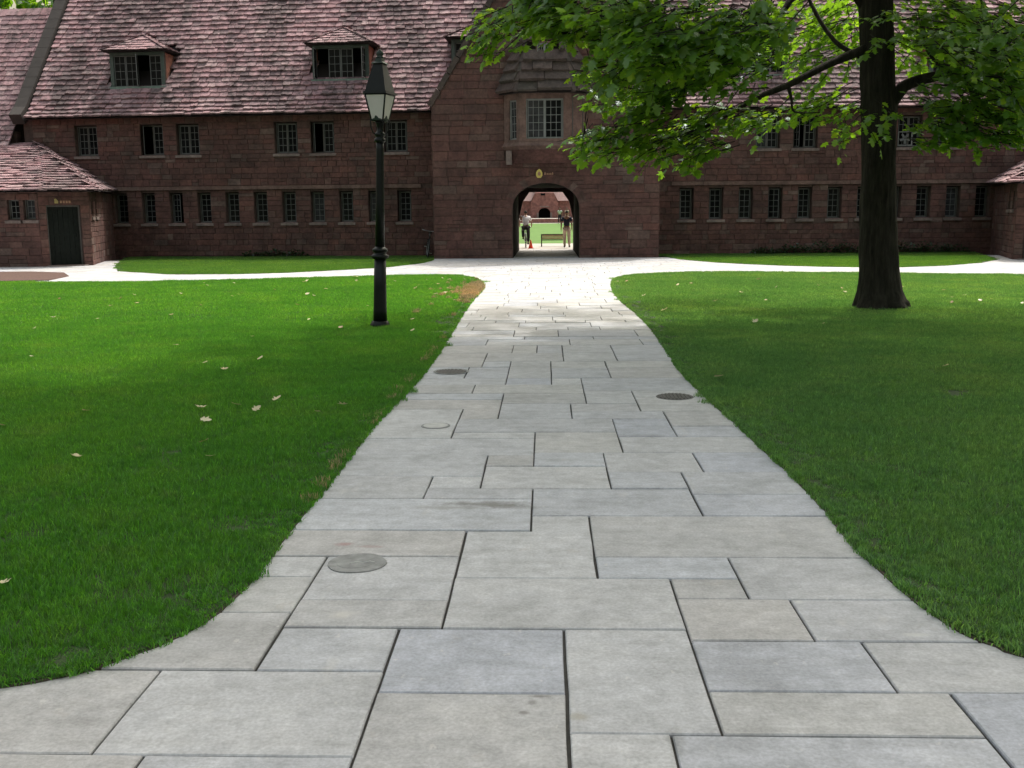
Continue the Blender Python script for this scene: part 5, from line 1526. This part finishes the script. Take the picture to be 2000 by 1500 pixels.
# other courtyard trees standing beside and behind the camera, whose shade covers the near lawn and path
def plain_tree(name, label, loc, H, rad, base, seed, nclus, leaf=.3, per=70, tr=.3, mat='leaf', lean=(0, 0)):
    r = random.Random(seed)
    T_ = thing(name, label, 'tree', loc, 0, None)
    MB().tube([(0, 0, -.1), (0, 0, .15), (.02, 0, .6), (.05, .02, base), (.1 + lean[0] * .5, .05 + lean[1] * .5, (base + H) / 2), (.1 + lean[0], lean[1], H - .6)], [tr * 1.7, tr * 1.3, tr, tr * .85, tr * .5, tr * .12], 14, wob=.15).build('trunk', M['bark'], T_)
    cl = []
    zc = (H + base) / 2; rz = (H - base) / 2
    for i in range(nclus):
        while True:
            q = [r.uniform(-1, 1) for _ in range(3)]
            if .12 < sum(v * v for v in q) <= 1: break
        cl.append((lean[0] + q[0] * rad, lean[1] + q[1] * rad, zc + q[2] * rz, rad * .2, rad * .14, per))
    for c in cl[::max(1, nclus // 14)]:
        a = Vector((.04, .02, base * r.uniform(.8, 1.3))); b = Vector(c[:3])
        MB().tube([a, a.lerp(b, .45) + Vector((0, 0, .3)), b], [tr * .35, tr * .2, .02], 6).build('branch', M['bark'], T_)
    fr, tw = leaf_frames(cl, (0, 0), r, leaf, spray=6)
    o = link('crown', crown_mesh('crown', fr, LV if leaf < .25 else leaf_template(1)[0], LT if leaf < .25 else leaf_template(1)[1], M[mat]), T_); o['kind'] = 'stuff'
    return T_
plain_tree('courtyard_tree', 'tall tree left of the camera outside the picture', (-9.6, 14.0, 0), 23.0, 6.4, 15.5, 201, 150, .48, 90, tr=.42, lean=(6.0, 1.0))
plain_tree('courtyard_tree', 'tall tree right of the camera outside the picture', (10.0, 13.5, 0), 23.0, 6.8, 15.5, 202, 160, .48, 90, tr=.42, lean=(-2.4, .8))
plain_tree('background_tree', 'leafy tree top showing over the roof at the far left corner', (-27, 58, 0), 19, 7.5, 6.0, 204, 150, .5, 70)
plain_tree('far_tree', 'dark green tree right of the far hall seen through the arch', (5.2, 112, .4), 9, 2.2, 1.4, 205, 40, .3, 50, mat='leaf_dark')
plain_tree('far_tree', 'dark green tree left of the far hall seen through the arch', (-5.4, 110, .4), 9, 2.0, 1.2, 206, 40, .3, 50, mat='leaf_dark')

# low shrubs along the foot of the walls
def shrub(label, loc, rx, h, seed):
    r = random.Random(seed)
    T_ = thing('low_shrub', label, 'shrub', loc, 0, 'shrubs along the foot of the walls')
    fr = []
    for i in range(int(420 * rx)):
        a = r.uniform(0, 6.283); q = math.sqrt(r.random()); z = r.uniform(0.03, 1) ** .8 * h * math.sqrt(max(.02, 1 - q * q)) * r.uniform(.75, 1.15)
        b = Vector((math.cos(a) * q * rx, math.sin(a) * q * .35, z))
        y = Vector((math.cos(a) + r.uniform(-.8, .8), math.sin(a) + r.uniform(-.8, .8), r.uniform(-.2, .9))).normalized()
        x = y.cross(Vector((r.uniform(-.4, .4), r.uniform(-.4, .4), 1)).normalized()).normalized()
        fr.append((b, x, y, x.cross(y), r.uniform(.07, .13)))
    V0, T0 = leaf_template(1)
    o = link('foliage', crown_mesh('foliage', fr, V0, T0, M['leaf_dark']), T_); o['kind'] = 'stuff'
    for i in range(7):
        a = r.uniform(0, 6.283); MB().tube([(0.3 * rx * math.cos(a), .05, -.02), (.7 * rx * math.cos(a), .2 * math.sin(a), h * .7)], [.014, .006], 5).build('stem', M['bark'], T_)
for i, (s, rx, h) in enumerate(((5.8, .5, .3), (6.7, .45, .34), (7.5, .4, .26))):
    x, y = wl(s); shrub(('low dark shrub nearest the gatehouse against the left wing', 'middle one of three low dark shrubs against the left wing', 'leftmost of three low dark shrubs against the left wing')[i], (x, y - .32, 0), rx, h, 300 + i)
nm_ = ('first', 'second', 'third', 'fourth', 'fifth', 'sixth', 'seventh', 'last')
for i in range(8):
    x, y = wr(4.4 + i * 1.02); shrub('%s dark shrub from the gatehouse in the row along the right wing' % nm_[i], (x, y - .36, 0), .62, (.3, .42, .5, .46, .52, .5, .44, .36)[i], 320 + i)

# fallen leaves
fm = []
for k in range(6):
    V0, T0 = leaf_template(0 if k < 4 else 1); rr2 = random.Random(900 + k)
    V0 = V0.copy(); V0[:, 1] -= .5; V0[:, 2] = V0[:, 2] * rr2.uniform(-2.5, -.5) + rr2.uniform(.0, .5) * (V0[:, 1] ** 2) + .02
    fm.append(fast_mesh('fallen_leaf', V0, T0, M['fallen']))
rf_ = random.Random(91)
FL2 = list(FALLEN)
for i in range(46):
    side = rf_.random() < .6
    p = (rf_.uniform(-9, -1.6), rf_.uniform(16, 26.5)) if side else (rf_.uniform(1.8, 8.5), rf_.uniform(17, 25.5))
    if inside(p, LAWN_L if p[0] < 0 else LAWN_R): FL2.append(p)
SPEC = {3: 'long pale fallen leaf lying in the middle of the left lawn', 7: 'large pale fallen leaf on the left lawn near the path edge', 33: 'curled tan fallen leaf on the near left lawn at the picture edge',
        34: 'large pale fallen leaf at the shadow edge of the right lawn nearest the path', 35: 'large pale fallen leaf in the shade left of the tree trunk', 37: 'lone white fallen leaf in the middle of the right lawn', 38: 'lone pale fallen leaf in the shade near the round iron cover'}
for i, p in enumerate(FL2):
    o = link('fallen_leaf', rf_.choice(fm))
    s = rf_.uniform(.06, .10) * (1.4 if i in SPEC and i != 33 else (.7 if i == 33 else 1))
    o.location = (p[0], p[1], .052); o.scale = (s, s, s)
    o.rotation_euler = (rf_.uniform(-.35, .35), rf_.uniform(-.35, .35), rf_.uniform(0, 6.28))
    tag(o, SPEC.get(i, 'small dry leaf fallen on the left lawn' if p[0] < 0 else 'small dry leaf fallen on the right lawn'), 'leaf', 'dry leaves fallen on the left lawn' if p[0] < 0 else 'dry leaves fallen on the right lawn')

# ------------------------------------------------------------------ bicycles, people, bench, cone
def bicycle(name, label, mx, fm_='chrome'):
    T_ = thing(name, label, 'bicycle'); T_.matrix_world = mx
    Rw = .335
    for nm, y in (('rear', -.52), ('front', .52)):
        ty = MB(); n = 28
        for k in range(n):
            pass
        ring = [Vector((0, y + Rw * math.cos(2 * math.pi * k / n), Rw + Rw * math.sin(2 * math.pi * k / n))) for k in range(n + 1)]
        w = MB().tube(ring, .02, 6, cap=False).build('wheel', M['rubber'], T_)
        ring2 = [Vector((0, y + (Rw - .03) * math.cos(2 * math.pi * k / n), Rw + (Rw - .03) * math.sin(2 * math.pi * k / n))) for k in range(n + 1)]
        MB().tube(ring2, .01, 5, cap=False).build('rim', M['chrome'], w)
        sp = MB()
        for k in range(14):
            a = math.pi * 2 * k / 14; sp.tube([(.012 * (1 if k % 2 else -1), y, Rw), (0, y + (Rw - .03) * math.cos(a), Rw + (Rw - .03) * math.sin(a))], .0022, 3, cap=False)
        sp.build('spokes', M['chrome'], w)
    fr = MB()
    bb, st, hd, rh, fh = Vector((0, -.08, .29)), Vector((0, -.22, .80)), Vector((0, .36, .82)), Vector((0, -.52, Rw)), Vector((0, .52, Rw))
    h2 = hd + Vector((0, .03, -.12))
    fr.tube([bb, st], .016, 8).tube([st - Vector((0, -.02, .06)), hd], .016, 8).tube([bb, h2], .018, 8)
    for s in (-.05, .05): fr.tube([bb, rh + Vector((s, 0, 0))], .01, 6).tube([st - Vector((0, 0, .08)), rh + Vector((s, 0, 0))], .009, 6).tube([h2 + Vector((s * .7, 0, -.02)), fh + Vector((s, 0, 0))], .011, 6)
    fr.build('frame', M[fm_], T_)
    MB().tube([hd, hd + Vector((0, -.03, .14)), hd + Vector((0, .05, .17))], .013, 6).tube([hd + Vector((-.29, -.04, .19)), hd + Vector((-.1, .05, .17)), hd + Vector((.1, .05, .17)), hd + Vector((.29, -.04, .19))], .012, 6).build('handlebar', M['chrome'], T_)
    sd_ = MB(); sd_.tube([st, st + Vector((0, -.02, .12))], .013, 6).build('seat_post', M['chrome'], T_)
    sdl = MB(); sdl.tube([(0, -.36, .93), (0, -.28, .945), (0, -.16, .935), (0, -.07, .93)], [.05, .075, .04, .018], 8); sdl.v = [(x, y, .935 + (z - .935) * .45) for x, y, z in sdl.v]
    sdl.build('saddle', M['rubber'], T_)
    ck = MB().tube([(.06, -.08, .29), (.07, .03, .17)], .01, 6).tube([(-.06, -.08, .29), (-.07, -.19, .41)], .01, 6).box(.07, .16, 0, .07, .155, .18).box(-.16, -.07, -.22, -.15, .40, .425)
    ck.lathe([(.01, 0), (.01, .001)], 6)
    ck.build('crank', M['chrome'], T_)
    return T_
bx, by = wl(.42)
bicycle('bicycle', 'parked bicycle leaning in the corner beside the gatehouse', Matrix.Translation((bx - .05, by - 1.0, 0)) @ Matrix.Rotation(R(9), 4, 'Z') @ Matrix.Rotation(R(8), 4, 'Y'), 'rubber')

DG = None
def skin_mesh(name, J, E_, mat, root=0, sub=1):
    """surface grown round a joint graph: J [(x,y,z,r)], E_ edges"""
    me = bpy.data.meshes.new(name)
    me.from_pydata([j[:3] for j in J], E_, []); me.update()
    o = bpy.data.objects.new(name + '_tmp', me); COL.objects.link(o)
    md = o.modifiers.new('skin', 'SKIN'); md.use_smooth_shade = True; md.branch_smoothing = .3
    sv = me.skin_vertices[0].data
    for i, j in enumerate(J):
        r_ = j[3]; sv[i].radius = (r_, r_) if not isinstance(r_, tuple) else r_
        sv[i].use_root = (i == root)
    s = o.modifiers.new('sub', 'SUBSURF'); s.levels = sub; s.render_levels = sub
    dg = bpy.context.evaluated_depsgraph_get(); dg.update()
    out = bpy.data.meshes.new_from_object(o.evaluated_get(dg)); out.name = name
    bpy.data.objects.remove(o)
    out.materials.clear(); out.materials.append(mat)
    return out

def hand(J, E_, w, side, down=Vector((0, .15, -1))):
    """five short finger chains from wrist index w"""
    p = Vector(J[w][:3]); d = down.normalized(); s = Vector((0, 1, 0)); 
    pm = len(J); J.append((*(p + d * .07), .03)); E_.append((w, pm))
    for k, (o_, l) in enumerate(((-.028, .06), (-.01, .075), (.01, .07), (.028, .055))):
        a = len(J); J.append((*(p + d * .10 + s * o_), .009)); E_.append((pm, a))
        b = len(J); J.append((*(p + d * (.10 + l) + s * (o_ * .9 + .012)), .007)); E_.append((a, b))
    a = len(J); J.append((*(p + d * .06 + s * .05), .01)); E_.append((pm, a))
    b = len(J); J.append((*(p + d * .10 + s * .065), .008)); E_.append((a, b))

def person(label, loc, rz, P, shirt, legs, hairm='hair', skin='skin', sleeve=.55, cat='person'):
    T_ = thing('person', label, cat, loc, rz)
    Vv = {k: Vector(v) for k, v in P.items()}
    names = ['pelvis', 'waist', 'chest', 'neck', 'jaw', 'crown']
    rad = {'pelvis': (.14, .105), 'waist': (.125, .095), 'chest': (.15, .105), 'neck': .052, 'jaw': (.066, .075), 'crown': (.072, .088)}
    J = []; E_ = []; ix = {}
    def add(k, r_, frm=None):
        ix[k] = len(J); J.append((*Vv[k], r_))
        if frm: E_.append((ix[frm], ix[k]))
    prev = None
    for k in names: add(k, rad[k], prev); prev = k
    for s in ('l', 'r'):
        add(s + 'sh', .062, 'chest'); add(s + 'el', .042, s + 'sh'); add(s + 'wr', .03, s + 'el')
        hand(J, E_, ix[s + 'wr'], s, (Vv[s + 'wr'] - Vv[s + 'el']))
        add(s + 'hip', .092, 'pelvis'); add(s + 'kn', .062, s + 'hip'); add(s + 'an', .042, s + 'kn'); add(s + 'ball', .036, s + 'an'); add(s + 'toe', .025, s + 'ball')
    body = link('body', skin_mesh('body', J, E_, M[skin]), T_)
    # shirt: torso and sleeves just proud of the body
    J2 = [(*Vv['pelvis'], (.165, .128)), (*Vv['waist'], (.16, .125)), (*Vv['chest'], (.178, .125)), (*(Vv['chest'].lerp(Vv['neck'], .72)), .075)]
    E2 = [(0, 1), (1, 2), (2, 3)]
    for s in ('l', 'r'):
        a = len(J2); J2.append((*Vv[s + 'sh'], .082)); E2.append((2, a))
        b = len(J2); J2.append((*Vv[s + 'sh'].lerp(Vv[s + 'el'], sleeve * 1.3), .066)); E2.append((a, b))
    link('shirt', skin_mesh('shirt', J2, E2, M[shirt]), T_)
    J3 = [(*Vv['pelvis'], (.152, .12))]; E3 = []
    for s in ('l', 'r'):
        a = len(J3); J3.append((*Vv[s + 'hip'], .108)); E3.append((0, a))
        b = len(J3); J3.append((*Vv[s + 'kn'], .082)); E3.append((a, b))
        c = len(J3); J3.append((*Vv[s + 'an'].lerp(Vv[s + 'kn'], .06), .068)); E3.append((b, c))
    link('trousers', skin_mesh('trousers', J3, E3, M[legs]), T_)
    for s in ('l', 'r'):
        J4 = [(*(Vv[s + 'an'] - Vector((0, .04, .03))), .05), (*Vv[s + 'ball'], .048), (*Vv[s + 'toe'], .036)]
        link('shoe', skin_mesh('shoe', J4, [(0, 1), (1, 2)], M['black']), T_)
    # hair cap with a lower nape
    c = Vv['crown']; h = Vv['jaw']
    J5 = [(*(h.lerp(c, .25) - Vector((0, .05, 0))), .06), (*(h.lerp(c, .75) - Vector((0, .02, 0))), (.083, .088)), (*(c + Vector((0, .0, .035))), (.07, .075))]
    link('hair', skin_mesh('hair', J5, [(0, 1), (1, 2)], M[hairm]), T_)
    # face
    fc = MB(); ey = h.lerp(c, .35)
    for s in (-1, 1): fc.lathe([(.002, ey.z - .012), (.012, ey.z), (.002, ey.z + .012)], 6, (ey.x + s * .03, ey.y + .082))
    fc.build('eyes', M['black'], T_)
    MB().tube([ey + Vector((0, .082, .0)), ey + Vector((0, .108, -.035)), ey + Vector((0, .085, -.045))], [.008, .016, .008], 6).build('nose', M[skin], T_)
    MB().tube([ey + Vector((-.025, .082, -.075)), ey + Vector((0, .09, -.075)), ey + Vector((.025, .082, -.075))], .006, 5).build('mouth', M['gold2'], T_)
    for s in (-1, 1): MB().tube([ey + Vector((s * .078, -.005, .015)), ey + Vector((s * .086, -.012, 0)), ey + Vector((s * .076, -.0, -.03))], [.01, .016, .008], 6).build('ear', M[skin], T_)
    return T_
walk = dict(pelvis=(0, 0, .95), waist=(0, .01, 1.12), chest=(0, .02, 1.36), neck=(0, .03, 1.50), jaw=(0, .05, 1.58), crown=(0, .04, 1.70),
            lsh=(-.185, .02, 1.41), lel=(-.25, -.02, 1.14), lwr=(-.265, .05, .91), rsh=(.185, .02, 1.41), rel=(.245, -.06, 1.14), rwr=(.25, .02, .90),
            lhip=(-.095, 0, .88), lkn=(-.10, .12, .49), lan=(-.10, -.02, .10), lball=(-.11, .09, .055), ltoe=(-.115, .17, .04),
            rhip=(.095, 0, .88), rkn=(.11, .06, .48), ran=(.12, .12, .10), rball=(.13, .23, .055), rtoe=(.135, .31, .045))
person('person in a navy polo shirt and khaki trousers walking away through the arch', (.98, 49.2, 0.0), R(-4), walk, 'navy', 'khaki')
bm_ = Matrix.Translation((-.97, 49.5, 0)) @ Matrix.Rotation(R(2), 4, 'Z')
bicycle('bicycle', 'bicycle ridden away through the archway', bm_)
ride = dict(pelvis=(0, -.27, 1.02), waist=(0, -.22, 1.17), chest=(0, -.08, 1.40), neck=(0, -.0, 1.52), jaw=(0, .05, 1.59), crown=(0, .05, 1.71),
            lsh=(-.185, -.07, 1.44), lel=(-.29, .1, 1.22), lwr=(-.28, .28, 1.05), rsh=(.185, -.07, 1.44), rel=(.29, .1, 1.22), rwr=(.28, .28, 1.05),
            lhip=(-.1, -.25, .95), lkn=(-.13, .08, .80), lan=(-.12, -.18, .47), lball=(-.12, -.08, .44), ltoe=(-.12, 0, .43),
            rhip=(.1, -.25, .95), rkn=(.13, .02, .62), ran=(.12, .0, .24), rball=(.12, .1, .21), rtoe=(.12, .18, .2))
person('person in a white T-shirt and black trousers riding a bicycle through the arch', (-.97, 49.5, 0), R(2), ride, 'white', 'black')
# two tiny far figures by the terrace
sit = dict(walk)
pp = person('far person in a white shirt standing near the terrace', (1.55, 116.4, .52), R(170), walk, 'white', 'navy')
pp = person('far person in a pink shirt standing right of the one in white', (2.35, 116.6, .52), R(150), walk, 'khaki', 'khaki')

BN = thing('park_bench', 'slatted wooden bench seen from behind beyond the archway', 'bench', (.36, 51.0, 0))
BN.scale = (.92, .9, .72)
for z in (.52, .62, .72): MB().box(-.62, .62, -.0 - (z - .5) * .25, .035 - (z - .5) * .25, z, z + .075).build('back_slat', M['bench'], BN)
MB().box(-.66, .66, -.09, -.04, .80, .86).build('top_rail', M['benchdark'], BN)
MB().box(-.66, .66, .0, .05, .42, .49).build('lower_rail', M['benchdark'], BN)
for k in range(4): MB().box(-.62, .62, .08 + k * .1, .16 + k * .1, .42, .45).build('seat_slat', M['bench'], BN)
for s in (-1, 1):
    a, b = sorted((s * .66, s * .60))
    MB().box(a, b, -.06, 0, .0, .82).build('leg', M['benchdark'], BN); MB().box(a, b, .42, .48, 0, .62).build('leg', M['benchdark'], BN)
    MB().box(a, b, -.02, .5, .62, .66).build('armrest', M['benchdark'], BN)
CN = thing('traffic_cone', 'orange traffic cone standing beside the cyclist beyond the arch', 'cone', (-.72, 48.6, 0))
CN.scale = (.8, .8, .8)
MB().box(-.17, .17, -.17, .17, -.002, .03).build('base', M['orange'], CN)
MB().lathe([(.13, .03), (.03, .48), (.02, .5)], 18).build('body', M['orange'], CN)
